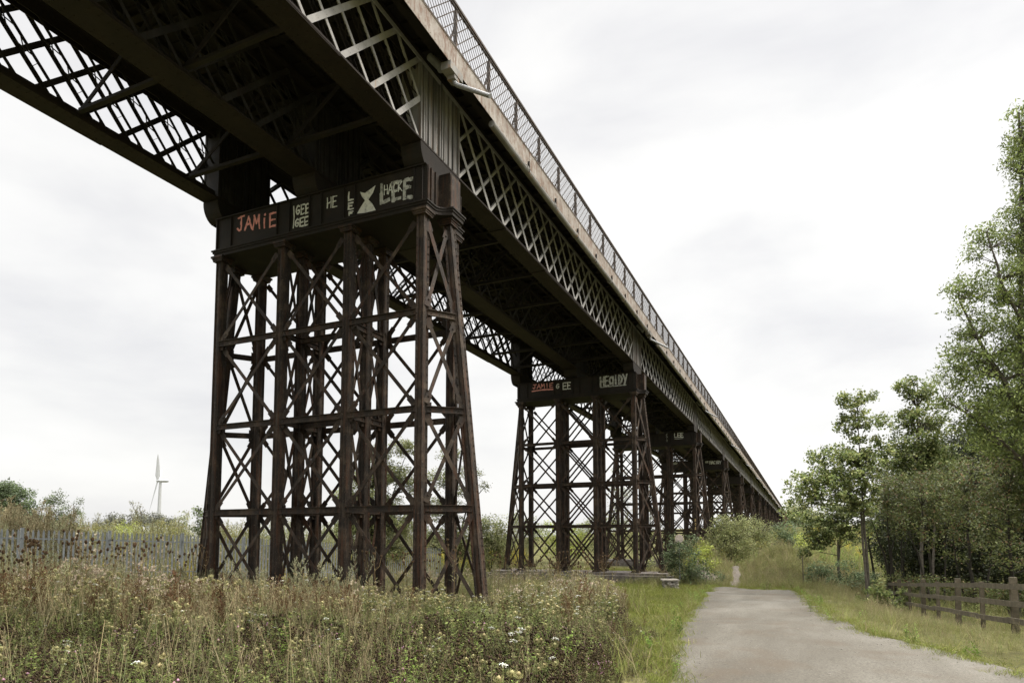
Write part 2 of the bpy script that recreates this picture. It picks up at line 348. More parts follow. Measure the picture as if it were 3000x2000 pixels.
    for y in (.9, 1.6, 3.0, 4.2, 5.6, 6.4): mb.box(-.88, .88, y-.05, y+.05, zb0+.002, zb0+.2)
    P.append(('cap_beam', mb.mesh('cap_beam', M['dark_iron']), (0, 0, 0), None))
    # curved bearing shoes under each girder
    for yc, w in ((.32, .62), (3.92, .8), (7.56, .62)):
        mb = MB()
        for xs in (-1, 1):
            prof = [(0, 11.402), (.62*xs, 11.402)]+[(xs*(.62+.42*math.sin(a)), 11.402+.56*(1-math.cos(a))) for a in np.linspace(.2, math.pi/2, 7)]+[(1.04*xs, 11.99), (0, 11.99)]
            for ya, yb in ((yc-w/2, yc-w/2+.05), (yc-.03, yc+.03), (yc+w/2-.05, yc+w/2)):
                mb2 = [(x, ya, z) for x, z in prof]; mb3 = [(x, yb, z) for x, z in prof]; n = len(prof)
                mb.add(mb2+mb3, [tuple(range(n)), tuple(range(n, 2*n))[::-1]]+[(i, (i+1) % n, n+(i+1) % n, n+i) for i in range(n)])
            for a0, a1 in zip(np.linspace(.2, math.pi/2, 7)[:-1], np.linspace(.2, math.pi/2, 7)[1:]):
                pA = (xs*(.62+.42*math.sin(a0)), yc, 11.402+.56*(1-math.cos(a0))); pB = (xs*(.62+.42*math.sin(a1)), yc, 11.402+.56*(1-math.cos(a1)))
                mb.bar(pA, pB, w-.004, .02, (xs*math.cos(a0), 0, -math.sin(a0)) if False else np.cross(np.array(pB)-pA, (0, 1, 0)))
        P.append(('bearing_shoe', mb.mesh('bearing_shoe', M['dark_iron']), (0, 0, 0), None))
    return P
# ---- brushed lettering: letters as strokes in a unit box
GL = {'A': [[(0,0),(.5,1),(1,0)],[(.2,.38),(.8,.38)]], 'C': [[(.95,.85),(.6,1),(.15,.75),(.05,.4),(.3,.05),(.9,.1)]], 'D': [[(.1,0),(.1,1),(.6,.9),(.95,.5),(.6,.08),(.1,0)]],
      'E': [[(1,1),(.1,1),(.1,0),(1,0)],[(.1,.5),(.8,.52)]], 'F': [[(1,1),(.1,1),(.1,0)],[(.1,.5),(.8,.52)]], 'G': [[(.9,.85),(.5,1),(.1,.65),(.1,.25),(.5,0),(.9,.2),(.9,.45),(.5,.45)]],
      'H': [[(.1,0),(.1,1)],[(.9,0),(.9,1)],[(.1,.5),(.9,.52)]], 'I': [[(.5,0),(.5,1)]], 'i': [[(.5,0),(.5,.72)],[(.5,.92),(.55,1)]], 'J': [[(.1,.95),(1,1)],[(.62,.98),(.6,.1),(.3,.0),(.0,.22)]],
      'K': [[(.1,0),(.1,1)],[(.95,1),(.1,.45),(.95,0)]], 'L': [[(.1,1),(.1,0),(1,.02)]], 'M': [[(0,0),(.15,1),(.5,.35),(.85,1),(1,0)]], 'N': [[(.05,0),(.1,1),(.9,0),(.95,1)]],
      'O': [[(.5,1),(.1,.7),(.1,.3),(.5,0),(.9,.3),(.9,.7),(.5,1)]], 'Y': [[(0,1),(.5,.45)],[(1,1),(.3,-.1)]], 'B': [[(.1,0),(.1,1),(.75,.85),(.7,.6),(.1,.5),(.85,.4),(.8,.1),(.1,0)]],
      '|': [[(.5,0),(.5,1)]], '_': [[(0,0),(1,.04)]], ':': [[(.5,.2),(.5,.26)],[(.5,.7),(.5,.76)]], 'a': [[(.9,.8),(.4,1),(.08,.6),(.1,.25),(.45,.02),(.85,.2)],[(.92,1),(.92,0)]]}
def strokes_mesh(items, m, wid, to3, nrm, seed=1):
    """items: (char, x0, y0, x1, y1) boxes in the panel's own 2-D frame; to3 maps (a,b)->3-D on the surface"""
    rg = random.Random(seed); mb = MB(); nrm = np.array(nrm, float); lay = 0
    for ch, x0, y0, x1, y1, w in items:
        for st in GL[ch]:
            pts = [(x0+(x1-x0)*(px+rg.uniform(-.05, .05)), y0+(y1-y0)*(py+rg.uniform(-.05, .05))) for px, py in st]
            if ch in 'CDGOBJa' and len(pts) > 3:      # rounded letters: cut the corners
                q = [pts[0]]
                for a_, b2 in zip(pts[:-1], pts[1:]): q += [(a_[0]*.75+b2[0]*.25, a_[1]*.75+b2[1]*.25), (a_[0]*.25+b2[0]*.75, a_[1]*.25+b2[1]*.75)]
                pts = q+[pts[-1]]
            else:                                     # straight ones waver
                q = [pts[0]]; wv = .035*math.hypot(x1-x0, y1-y0)
                for a_, b2 in zip(pts[:-1], pts[1:]): q += [((a_[0]+b2[0])/2+rg.uniform(-wv, wv), (a_[1]+b2[1])/2+rg.uniform(-wv, wv)), b2]
                pts = q
            for (a, b_), (c_, d_) in zip(pts[:-1], pts[1:]):
                lay += 1; e = nrm*(.003+.0005*(lay % 9))
                l_ = math.hypot(c_-a, d_-b_)+1e-6; ex = w*.4/l_
                p = np.array(to3(a-(c_-a)*ex, b_-(d_-b_)*ex))+e; q = np.array(to3(c_+(c_-a)*ex, d_+(d_-b_)*ex))+e
                mb.bar(p, q, w*rg.uniform(.7, 1.15), .002, nrm)
                if w > .055 and rg.random() < .5:
                    sh = np.cross(q-p, nrm); sh = sh/np.linalg.norm(sh)*w*rg.uniform(-.45, .45); f0, f1 = rg.uniform(-.08, .3), rg.uniform(.6, 1.06); mb.bar(p+(q-p)*f0+sh-nrm*.0015, p+(q-p)*f1+sh-nrm*.0015, w*rg.uniform(.4, .8), .002, nrm)
    return mb
def word(txt, y0, z0, y1, z1, h, w, gap=.18, slant=0):
    """letters between (y0,z0) and (y1,z1) baseline (y falls to the right as seen), height h"""
    n = len(txt); out = []; 
    for i, ch in enumerate(txt):
        f0, f1 = (i+gap/2)/n, (i+1-gap/2)/n; ya, yb = y0+(y1-y0)*f0, y0+(y1-y0)*f1; za = z0+(z1-z0)*(f0+f1)/2
        if ch != ' ': out.append((ch, ya, za, yb, za+h, w))
    return out
PIER = pier_protos()
XF = -.908   # face of the cap beam web
col_ = lambda t, y, z, w, h, st, wd: [(c_, y, z-st*i, y-w, z+h-st*i, wd) for i, c_ in enumerate(t)]
gtxt = {0: [('pink_spray', word('JAMiE', 6.58, 10.9, 4.99, 10.72, .4, .06), 'pink painted name JAMiE'),
            ('white_spray', [('|', 4.4, 10.52, 4.34, 11.2, .035)]+word('GEE', 4.3, 10.92, 3.78, 10.88, .26, .045), 'white painted GEE with a bar on its left'),
            ('white_spray', word('GEE', 4.32, 10.56, 3.8, 10.52, .24, .045), 'lower white painted GEE'), ('white_spray', word('HE', 3.18, 10.87, 2.8, 10.85, .3, .035), 'thin white HE'),
            ('white_spray', [('L', 2.42, 10.93, 2.25, 11.17, .06), ('E', 2.42, 10.68, 2.26, 10.85, .05), ('F', 2.4, 10.5, 2.26, 10.6, .04)], 'white letters stacked upright'),
            ('grey_spray', word('LEE', 1.4, 10.66, .3, 10.58, .5, .095, .3), 'big dull white painted LEE'), ('white_spray', word('HACK', 1.25, 10.83, .64, 10.82, .26, .03), 'thin white scrawl HACK over LEE')],
        1: [('pink_spray', word('JAMIE', 6.43, 10.99, 5.06, 10.97, .26, .05)+[('_', 6.45, 10.84, 5.04, 10.83, .08)], 'pink underlined name JAMIE'),
            ('white_spray', word('G', 4.88, 10.86, 4.64, 10.86, .3, .05), 'white painted letter G'), ('white_spray', word('EE', 4.45, 10.78, 3.9, 10.78, .38, .06), 'white painted letters EE'),
            ('grey_spray', word('HEaIDY', 2.08, 10.74, .4, 10.78, .52, .1, .12)+[('_', 2.06, 10.67, .5, 10.68, .05)], 'bold white painted name with underline')],
        2: [('white_spray', col_('JAIE', 2.58, 11.2, .14, .16, .19, .03), 'small white letters stacked upright'), ('white_spray', word('LEE', 1.83, 10.98, 1.0, 10.98, .38, .08)+[('_', 1.8, 10.84, 1.05, 10.86, .05)], 'white painted LEE, underlined')],
        3: [('white_spray', col_('JAIE', 2.58, 11.25, .16, .17, .2, .03), 'small white letters stacked upright'), ('white_spray', word('GE', 2.15, 11.12, 1.74, 11.12, .22, .05), 'small white GE'), ('white_spray', word('HACIDY', 1.64, 10.94, .22, 10.95, .4, .06), 'white painted name HACIDY'), ('white_spray', word('EOOF', 6.26, 11.08, 5.5, 11.08, .3, .04), 'white letters half hidden by the third pier')]}
LAB = ['nearest, tallest rusty lattice pier with JAMiE, HE and LEE painted on its cap beam', 'second lattice pier with underlined pink JAMIE and G EE painted on its cap beam', 'third lattice pier with LEE painted alone on its cap, behind the hawthorn bush', 'fourth lattice pier with GE HACIDY in white on its cap beam']
ORD = ['fifth', 'sixth', 'seventh', 'eighth', 'ninth', 'tenth', 'eleventh', 'twelfth', 'thirteenth', 'fourteenth']
far_pier = None
for i in range(NP):
    x = i*SP
    if i < 4:
        r = empty('lattice_pier', (x, 0, 0)); place(r, PIER); tag(r, LAB[i], 'bridge pier', 'lattice piers under the viaduct')
        for k, (mn, items, lb) in enumerate(gtxt[i]):
            o = node('graffiti', strokes_mesh(items, None, .05, lambda a, b_: (XF, a, b_), (-1, 0, 0), 5+k+i).mesh('graffiti', M[mn]), r); o['label'] = lb
            if k == 6: o.location.x = -.012
        if i == 0:
            mb = MB(); yz = [(2.03, 11.1), (1.87, 11.03), (1.68, 11.1), (1.52, 11.17), (1.6, 10.98), (1.75, 10.82), (1.62, 10.68), (1.5, 10.47), (1.8, 10.46), (2.12, 10.5), (2.0, 10.66), (1.86, 10.82), (1.97, 10.96)]
            n = len(yz); mb.add([(XF-.004, y, z) for y, z in yz]+[(XF-.001, y, z) for y, z in yz], [tuple(range(n)), tuple(range(n, 2*n))[::-1]]+[(a, (a+1) % n, n+(a+1) % n, n+a) for a in range(n)])
            o = node('graffiti', mb.mesh('graffiti', M['white_spray']), r); o['label'] = 'white painted hourglass shape'
        if i == 2:
            for (cy_, cx_, ch, mn, z0) in ((YC[2], -RX, 'JOHN', 'white_spray', 4.6), (YC[3-3], -RX, 'BOB', 'yellow_spray', 3.2), (YC[2], -RX, 'BIO', 'yellow_spray', 3.0)):
                o = node('graffiti', strokes_mesh([(c_, cy_+.06, z0-.36*j, cy_-.06, z0+.26-.36*j, .035) for j, c_ in enumerate(ch)], None, .04, lambda a, b_: (cx_-.135, a, b_), (-1, 0, 0), 9).mesh('graffiti', M[mn]), r)
    else:
        if far_pier is None: far_pier = merged(PIER, 'lattice_pier')
        o = node('lattice_pier', far_pier, None, (x, 0, 0)); tag(o, ORD[i-4]+' lattice pier along the viaduct, counted from the near end of the row', 'bridge pier', 'lattice piers under the viaduct')
# brick plinths the piers stand on
for i in range(0, 3):
    mb = MB(); x = i*SP; zg = gz(x, 3); dz = .0 if i < 2 else .0
    mb.box(x-1.7, x+1.7, -2.1, 9.4, zg-.5, ZB-.16); mb.box(x-1.35, x+1.35, -1.75, 9.1, ZB-.158, ZB-.024)
    if i == 0: continue
    o = node('brick_plinth', mb.mesh('brick_plinth', M['brick'])); tag(o, ['', 'low blue-grey brick plinth in the mown grass under the second pier', 'pale brick plinth under the third pier, seen between the legs of the second'][i], 'plinth', 'brick plinths under the piers')
# ---- a girder span
NK = 20; PX = 1.05; ND = (SP-2*PX)/NK
nx = lambda k: PX+k*ND
ZC0, ZC1 = 12.05, 14.25
def clip_seg(k, kind):
    """diagonal between node k and k+2; half ones at the ends are cut by the end posts"""
    za, zb = (ZC1, ZC0) if kind == '\\' else (ZC0, ZC1)
    a, b_ = np.array((nx(k), za)), np.array((nx(k+2), zb))
    if k < 0: a = (a+b_)/2
    if k+2 > NK: b_ = (a+b_)/2
    return a, b_
def span_protos():
    P = []
    def add(nm, mb, m, par=None, off=(0, 0, 0)): P.append((nm, mb.mesh(nm, M[m]), off, par)); return len(P)-1
    for yc, w, out in ((.32, .64, -1), (3.92, .84, -1), (7.56, .64, 1)):
        mb = MB(); a, b_ = yc-w/2, yc+w/2
        mb.box(.02, SP-.02, a, b_, 12.0, 12.045); mb.box(4.3, SP-4.3, a+.01, b_-.01, 11.975, 11.998); mb.box(8, SP-8, a+.02, b_-.02, 11.95, 11.973)
        for yy in (yc-.1, yc+.1): mb.box(.03, SP-.03, yy-.015, yy+.015, 12.046, 12.3)
        for yy in (yc-.1, yc+.1): mb.box(.03, SP-.03, yy-.015, yy+.015, 14.0, 14.249)
        mb.box(.02, SP-.02, a, b_, 14.25, 14.38)
        x = .2
        while x < SP-.2:
            zz = 12.0 if (x < 4.3 or x > SP-4.3) else (11.975 if (x < 8 or x > SP-8) else 11.95)
            for yy in (a+.08, a+.2, b_-.2, b_-.08): mb.rivet((x, yy, zz), (0, 0, -1), .02, .014)
            x += .2
        g = add('girder', mb, 'girder_iron')
        near = yc < 1; yo = yc+out*(w/2-.035)     # outer face
        if near:
            mb = MB(); mb.box(.03, SP-.03, yo-.03, yo-.012, 14.13, 14.249); mb.box(.03, SP-.03, yo-.0305, yo+.04, 14.2375, 14.2495); add('top_angle', mb, 'paint', g)
        for k in range(-1, NK):
            for kind in '\\/':
                A, B = clip_seg(k, kind)
                if np.linalg.norm(B-A) < .1: continue
                mid = k+1
                isflat = (mid <= NK/2) if kind == '\\' else (mid >= NK/2)
                mb = MB()
                if isflat:
                    mb.bar((A[0], yo, A[1]), (B[0], yo, B[1]), .135, .014, (0, 1, 0))
                    for t in np.linspace(.0, 1, 9)[1:-1]:
                        p_ = A+(B-A)*t
                        for q_ in (-.03, .03): mb.rivet((p_[0]+q_, yo+out*.007, p_[1]+q_*(.0)), (0, out, 0), .012, .008)
                    add('flat_bar', mb, 'paint' if near else 'shade_toned_iron', g)
                else:
                    ys = [yo-out*.035, yo-out*(.255 if near else .36)]
                    mo = mb; mi_ = MB()
                    for y_, w_ in zip(ys, (.085, .085)):
                        mb = mo if y_ == ys[0] else mi_
                        mb.bar((A[0], y_, A[1]), (B[0], y_, B[1]), w_, .014, (0, 1, 0))
                        d = (B-A)/np.linalg.norm(B-A); sd = np.array((-d[1], d[0]))*.036
                        s_ = 1 if y_ == ys[0] else -1
                        mb.bar((A[0]+sd[0], y_-out*.035*s_, A[1]+sd[1]), (B[0]+sd[0], y_-out*.035*s_, B[1]+sd[1]), .06, .012, (sd[0], 0, sd[1]))
                    mb = mi_; Lb = np.linalg.norm(B-A); n = max(2, int(Lb/(.42 if near else .55))); sgn = 1
                    for j in range(n):
                        p_ = A+(B-A)*(j+.1)/n; q_ = A+(B-A)*(j+.9)/n
                        if j % 3 == 0:
                            mb.bar((p_[0], ys[0], p_[1]), (p_[0], ys[1], p_[1]), .035, .01, (d[0], 0, d[1]))
                        else:
                            for u0, u1 in ((0, 1), (1, 0)): mb.bar((p_[0], ys[u0], p_[1]), (q_[0], ys[u1], q_[1]), .03, .01, (sd[0], 0, sd[1]))
                    add('lattice_strut', mo, 'paint' if near else 'shade_toned_iron', g); add('strut_lacing', mi_, 'dark_iron' if near else 'shade_toned_iron', g)  # inner bars and lacing coloured darker to stand for shade
        # end posts: plates with upright ribs and rivet lines
        for x0, x1 in ((.03, PX), (SP-PX, SP-.03)):
            mb = MB(); mb.box(x0+.02, x1-.02, a+.07, b_-.07, 12.047, 14.248)
            for face, s_ in ((a, -1), (b_, 1)):
                L_ = x1-x0
                for fx, ww, dp in ((.0, .05, .065), (.17, .045, .05), (.27, .08, .03), (.42, .045, .05), (.5, .1, .02), (.66, .045, .055), (.76, .07, .03), (.95, .05, .065)):
                    xx = x0+fx*L_; y0_, y1_ = sorted((face-s_*.068, face-s_*.07+s_*dp)); mb.box(xx, xx+ww, y0_, y1_, 12.05, 14.245)
                for fx in (.12, .38, .61, .72, .9):
                    z = 12.15
                    while z < 14.2: mb.rivet((x0+fx*L_, face-s_*.07, z), (0, s_, 0), .017, .014); z += .15
            add('end_post', mb, 'post_paint' if near else 'shade_toned_iron', g)
    # cross frames, top bracing, deck
    for k in (1, 4, 7, 10, 13, 16, 19):
        x = nx(k); mb = MB()
        mb.bar((x, .66, 12.07), (x, 3.48, 12.07), .12, .014, (0, 0, 1)); mb.bar((x, 4.36, 12.07), (x, 7.22, 12.07), .12, .014, (0, 0, 1))
        mb.bar((x, .66, 12.14), (x, 3.48, 12.14), .12, .014, (1, 0, 0)); mb.bar((x, 4.36, 12.14), (x, 7.22, 12.14), .12, .014, (1, 0, 0))
        mb.bar((x+.03, 7.2, 12.12), (x+.03, 4.1, 14.2), .12, .03, (1, 0, 0)); mb.bar((x+.03, 3.6, 12.12), (x+.03, .6, 14.2), .12, .03, (1, 0, 0))
        add('sway_frame', mb, 'dark_iron')
    for j in range(12):
        x = (j+.5)*SP/12; mb = MB()
        mb.box(x-.012, x+.012, -.4, 7.95, 14.382, 14.548); mb.box(x-.09, x+.09, -.4, 7.95, 14.381, 14.4)
        for yy, s_ in ((-.42, -1),):
            mb.bar((x, yy, 14.3), (x, yy+s_*.58, 13.7), .09, .012, (1, 0, 0))
        add('cross_girder', mb, 'dark_iron')
    mb = MB(); mb.box(0, SP, -.42, 8.0, 14.55, 14.62)
    for y in (.9, 1.6, 2.4, 3.1, 4.7, 5.4, 6.1, 6.9): mb.box(.01, SP-.01, y-.06, y+.06, 14.405, 14.545)
    x = .3
    while x < SP: mb.box(x, x+.05, -.4, 7.98, 14.49, 14.548); x += .62
    add('deck', mb, 'dark_iron')
    for yf, s_, zlo, zhi in ((-1.04, -1, 13.57, 14.13), (8.02, 1, 14.4, 14.7)):
        mb = MB(); y0_, y1_ = sorted((yf, yf-s_*.014)); mb.box(.004, SP-.004, y0_, y1_, zlo, zhi)
        y0_, y1_ = sorted((yf+s_*.012, yf-s_*.09)); mb.box(0.002, SP-.002, y0_, y1_, zhi+.001, zhi+.02)
        if s_ < 0:
            wp = MB(); y0_, y1_ = sorted((yf-s_*.016, yf-s_*.6)); wp.box(.004, SP-.004, y0_, y1_, 14.09, 14.12)
            ya = yf-s_*.61; wp.box(.004, SP-.004, ya-.01, ya+.01, 14.09, 14.6); add('walkway_plate', wp, 'dark_iron')
        for k in range(7):
            xs = k*SP/6
            if 0 < k < 6:
                y0_, y1_ = sorted((yf, yf+s_*.008)); mb.box(xs-.06, xs+.06, y0_, y1_, zlo+.01, zhi-.01)
        x = .12
        while x < SP: mb.rivet((x, yf+s_*0, zlo+.06), (0, s_, 0), .012, .01); mb.rivet((x, yf, zhi-.05), (0, s_, 0), .012, .01); x += .24
        add('fascia', mb, 'fascia')
        rail = MB(); zt = zhi+1.17; zf = zhi+.02
        rail.box(.0, SP, yf-.045, yf+.045, zt-.03, zt+.03); rail.box(.0, SP, yf-.02, yf+.02, zf+.002, zf+.035); rail.box(0, SP, yf-.03, yf+.03, zt-.1, zt-.085)
        rp = add('railing', rail, 'rail_iron')
        for j in range(12):
            x = .88+j*SP/12; mb = MB()
            mb.box(x-.03, x+.03, yf-.012, yf+.012, zf+.036, zt-.1); mb.box(x-.006, x+.006, min(yf, yf-s_*.09), max(yf, yf-s_*.09), zf+.036, zt-.102)
            mb.bar((x, yf-s_*.08, zf+.55), (x, yf-s_*.3, zf+.01), .05, .015, (1, 0, 0))
            add('post', mb, 'rail_iron', rp)
            mb = MB(); h = zt-.1-(zf+.04); L_ = SP/12
            for sg, pit, bw, bt in ((1, L_/6, .026, .007), (-1, L_/9, .013, .013)):
                u = -h
                while u < L_:
                    x0_, z0_, x1_, z1_ = u, 0., u+h, h
                    if x0_ < 0: z0_ = -x0_; x0_ = 0
                    if x1_ > L_: z1_ = h-(x1_-L_); x1_ = L_
                    if x1_-x0_ > .03:
                        if sg < 0: x0_, x1_ = L_-x0_, L_-x1_
                        mb.bar((x+x0_, yf+sg*.018, zf+.04+z0_), (x+x1_, yf+sg*.018, zf+.04+z1_), bw, bt, (0, 1, 0))
                    u += pit
            if j < 11: add('mesh_panel', mb, 'rail_iron', rp)
            else:
                # the last panel belongs to the gap across the joint
                add('mesh_panel', mb, 'rail_iron', rp)
    # gutter, brackets, drain
    mb = MB(); xs = 1.3
    yg, zg_ = -1.0, 13.46
    mb.tube([(x, yg, zg_-.03*math.sin(k*.9)) for k, x in enumerate(np.linspace(1.1, SP-1.6, 9))], .1, 12)
    for x in np.linspace(3.6, SP-2.2, 8): mb.tube([(x-.07, yg, zg_-.0), (x+.07, yg, zg_-.0)], .118, 12)
    g = add('gutter', mb, 'gutter')
    for x in np.linspace(3.6, SP-2.2, 8):
        mb = MB(); mb.bar((x+.1, -1.0, 13.36), (x+.1, -1.0, 13.74), .22, .012, (1, 0, 0)); mb.bar((x+.1, -.95, 13.7), (x+.1, -.45, 14.2), .05, .012, (1, 0, 0)); add('gutter_bracket', mb, 'dark_iron', g)
    mb = MB(); hx = SP-1.12
    mb.prism([(hx-.34, -1.1), (hx+.3, -1.1), (hx+.3, -.82), (hx-.34, -.82)], 13.36, 13.56); mb.prism([(hx-.1, -1.08), (hx+.14, -1.08), (hx+.14, -.86), (hx-.1, -.86)], 13.26, 13.36)
    hp = add('drain_hopper', mb, 'gutter')
    mb = MB(); mb.tube([(hx+.02, -1.0, 13.3), (hx+.02, -1.03, 13.19), (hx, -1.12, 13.1), (hx-.04, -2.05, 12.52)], [.06, .062, .06, .058], 12); mb.tube([(hx-.02, -1.55, 12.78), (hx-.02, -1.59, 12.87)], .02, 6); add('spout', mb, 'pvc', hp)
    mb = MB(); mb.tube([(hx-.02, -.62, 13.72), (hx-.02, -.3, 14.1)], .1, 14); mb.tube([(hx-.0, -.64, 13.7), (hx-.0, -.62, 13.72)], .12, 14); add('drain_pipe', mb, 'pvc', hp)
    return P
SPAN = span_protos()
SL = ['girder span nearest the camera, overhead with dark underside and pale grey lattice', 'girder span from the first pier with JAMiE to the second pier', 'girder span between the second pier with underlined JAMIE and the third pier', 'girder span between the third pier marked LEE and the fourth pier']
far_span = None
for i in range(-1, NP):
    x = i*SP
    if i < 3:
        r = empty('girder_span', (x, 0, 0)); place(r, SPAN, ('gutter', 'gutter_bracket') if i < 0 else ()); tag(r, SL[i+1], 'bridge span', 'lattice girder spans of the viaduct')
    else:
        if far_span is None: far_span = merged(SPAN, 'girder_span')
        o = node('girder_span', far_span, None, (x, 0, 0))
        tag(o, 'girder span between the '+(['fourth']+ORD)[i-3]+' pier and the '+('brick abutment' if i == NP-1 else ORD[i-3]+' pier'), 'bridge span', 'lattice girder spans of the viaduct')
mb = MB(); xa = NP*SP; mb.box(xa+.1, xa+7, -2.2, 10.0, 2, 13.5); mb.box(xa+.0, xa+7.1, -2.35, 10.15, 13.5, 13.9); mb.box(xa+.8, xa+7, -1.6, 9.4, 13.9, 15.2); mb.box(xa+.5, xa+2.2, -2.6, -2.2, 3, 13.4)
tag(node('abutment', mb.mesh('abutment', M['red_brick'])), 'red brick abutment closing the far end of the viaduct', 'abutment')
# ------------------------------------------------------------------ ground, road, path
def grid_mesh(name, xs, ys, m, dz=0., zf=None):
    X, Y = np.meshgrid(xs, ys); Z = ground(X, Y)+dz if zf is None else zf(X, Y)
    return surf(name, X, Y, Z, m)
def surf(name, X, Y, Z, m):
    h, w = X.shape; v = np.stack([X.ravel(), Y.ravel(), Z.ravel()], 1)
    i = np.arange(h*w).reshape(h, w); q = np.stack([i[:-1, :-1], i[:-1, 1:], i[1:, 1:], i[1:, :-1]], -1).reshape(-1, 4)
    return fast_mesh(name, v, q, m)
def fast_mesh(name, v, q, m, col=None, smooth=False):
    me = bpy.data.meshes.new(name); nv, nf, k = len(v), len(q), q.shape[1]
    me.vertices.add(nv); me.vertices.foreach_set('co', np.ascontiguousarray(v, np.float32).ravel())
    me.loops.add(nf*k); me.loops.foreach_set('vertex_index', np.ascontiguousarray(q, np.int32).ravel())
    me.polygons.add(nf); me.polygons.foreach_set('loop_start', np.arange(0, nf*k, k, dtype=np.int32))
    me.update(calc_edges=True); me.materials.append(m)
    if smooth: me.polygons.foreach_set('use_smooth', np.ones(nf, bool))
    if col is not None:
        at = me.color_attributes.new('Col', 'FLOAT_COLOR', 'POINT'); c = np.ones((nv, 4), np.float32); c[:, :3] = col; at.data.foreach_set('color', c.ravel())
    me.validate(); return me
# road edges as points on the ground (x, y)
RL = np.array([(-30, -12.5), (-20, -9.6), (-12, -8.2), (-7.4, -7.38), (-4.8, -6.92), (-2, -6.52), (4, -5.9), (10, -5.25), (16, -4.75), (20.3, -4.4)])
RR = np.array([(-30, -17.5), (-20, -14.6), (-12, -12.6), (-7, -11.5), (-5.4, -11.13), (-3.2, -10.39), (-1.1, -9.8), (.6, -9.45), (7, -9.15), (14, -8.8), (20.3, -8.3)])
def yl(x): return np.interp(x, RL[:, 0], RL[:, 1])
def yr(x): return np.interp(x, RR[:, 0], RR[:, 1])
def inroad(x, y, mrg=0.): return (x < 20.4+mrg) & (y < yl(x)+mrg) & (y > yr(x)-mrg)
# ground sheet: fine near, coarse to the horizon, laid out round the place where the road ends
def axis(lo, hi, c0, c1, fine, gr=1.16):
    a = list(np.arange(c0, c1+1e-6, fine)); st = fine
    while a[-1] < hi: st *= gr; a.append(a[-1]+st)
    st = fine
    while a[0] > lo: st *= gr; a.insert(0, a[0]-st)
    return np.array(a)
gx, gy = axis(-2500, 4000, -24, 46, .4), axis(-3500, 3500, -26, 30, .4)
X, Y = np.meshgrid(gx, gy); Z = ground(X, Y)
tag(node('ground', surf('ground', X, Y, Z, M['earth'])), None, None, None, 'structure')
ts = np.linspace(-30, 20.4, 170); us = np.linspace(0, 1, 26)
wob = lambda t, k: .05*np.sin(t*1.3+k)+.04*np.sin(t*4.3+2*k)+.03*np.sin(t*9.1+k)
X = np.repeat(ts[:, None], 26, 1); A = yl(ts)+wob(ts, 1); B = yr(ts)+wob(ts, 4); Y = A[:, None]+(B-A)[:, None]*us[None]
X = X+(X > 19.8)*(.4*np.sin(Y*2.3)+.2*np.sin(Y*5.1)+.1*np.sin(Y*11))
tag(node('road', surf('road', X, Y, ground(X, Y)+.03, M['road'])), None, None, None, 'structure')
ts = np.linspace(19.8, 36, 60); us = np.linspace(-1, 1, 9)
cy_ = np.interp(ts, [19.8, 22, 25, 28, 31, 36], [-5.3, -5.35, -5.2, -4.9, -4.9, -5.4]); wd = np.interp(ts, [19.8, 21, 25, 36], [.7, .3, .2, .18])+.06*np.sin(ts*3)
X = np.repeat(ts[:, None], 9, 1); Y = cy_[:, None]+wd[:, None]*us[None]
tag(node('path', surf('path', X, Y, ground(X, Y)+.02, M['soil'])), None, None, None, 'structure')
# bare spoil on the near face of the left bank
ph = np.linspace(0, 2*np.pi, 40); rr_ = np.linspace(.02, 1, 12)
ex = (1.25+.3*np.sin(3*ph+1)+.2*np.sin(5*ph)); X = 22.9+rr_[:, None]*ex[None]*np.cos(ph)[None]*.9; Y = -3.7+rr_[:, None]*ex[None]*np.sin(ph)[None]*.8
tag(node('bare_earth', surf('bare_earth', X, Y, ground(X, Y)+.03, M['soil'])), None, None, None, 'structure')
# ------------------------------------------------------------------ plants: leaf clouds
def leafcloud(cen, size, cols, up=.5, aspect=.55, droop=0., rng=RNG):
    """folded leaves at the given centres; returns verts, tris, colours"""
    n = len(cen); nr = rng.normal(size=(n, 3)); nr[:, 2] = np.abs(nr[:, 2])*(.6+up)+up; nr /= np.linalg.norm(nr, axis=1, keepdims=True)
    a = rng.normal(size=(n, 3)); a[:, 2] -= droop; a -= nr*(a*nr).sum(1, keepdims=True); a /= np.linalg.norm(a, axis=1, keepdims=True)
    b = np.cross(nr, a); L = (size*rng.uniform(.6, 1.25, n))[:, None]
    v = np.stack([cen-a*L*.5, cen+b*L*aspect*.5+nr*L*.08, cen+a*L*.5, cen-b*L*aspect*.5+nr*L*.08], 1).reshape(-1, 3)
    o = np.arange(n)[:, None]*4; t = np.concatenate([o+[0, 1, 2], o+[0, 2, 3]], 1).reshape(-1, 3)
    cols = np.array(cols); c = cols[rng.integers(0, len(cols), n)]*rng.uniform(.75, 1.25, (n, 1)); return v, t, np.repeat(c, 4, 0)
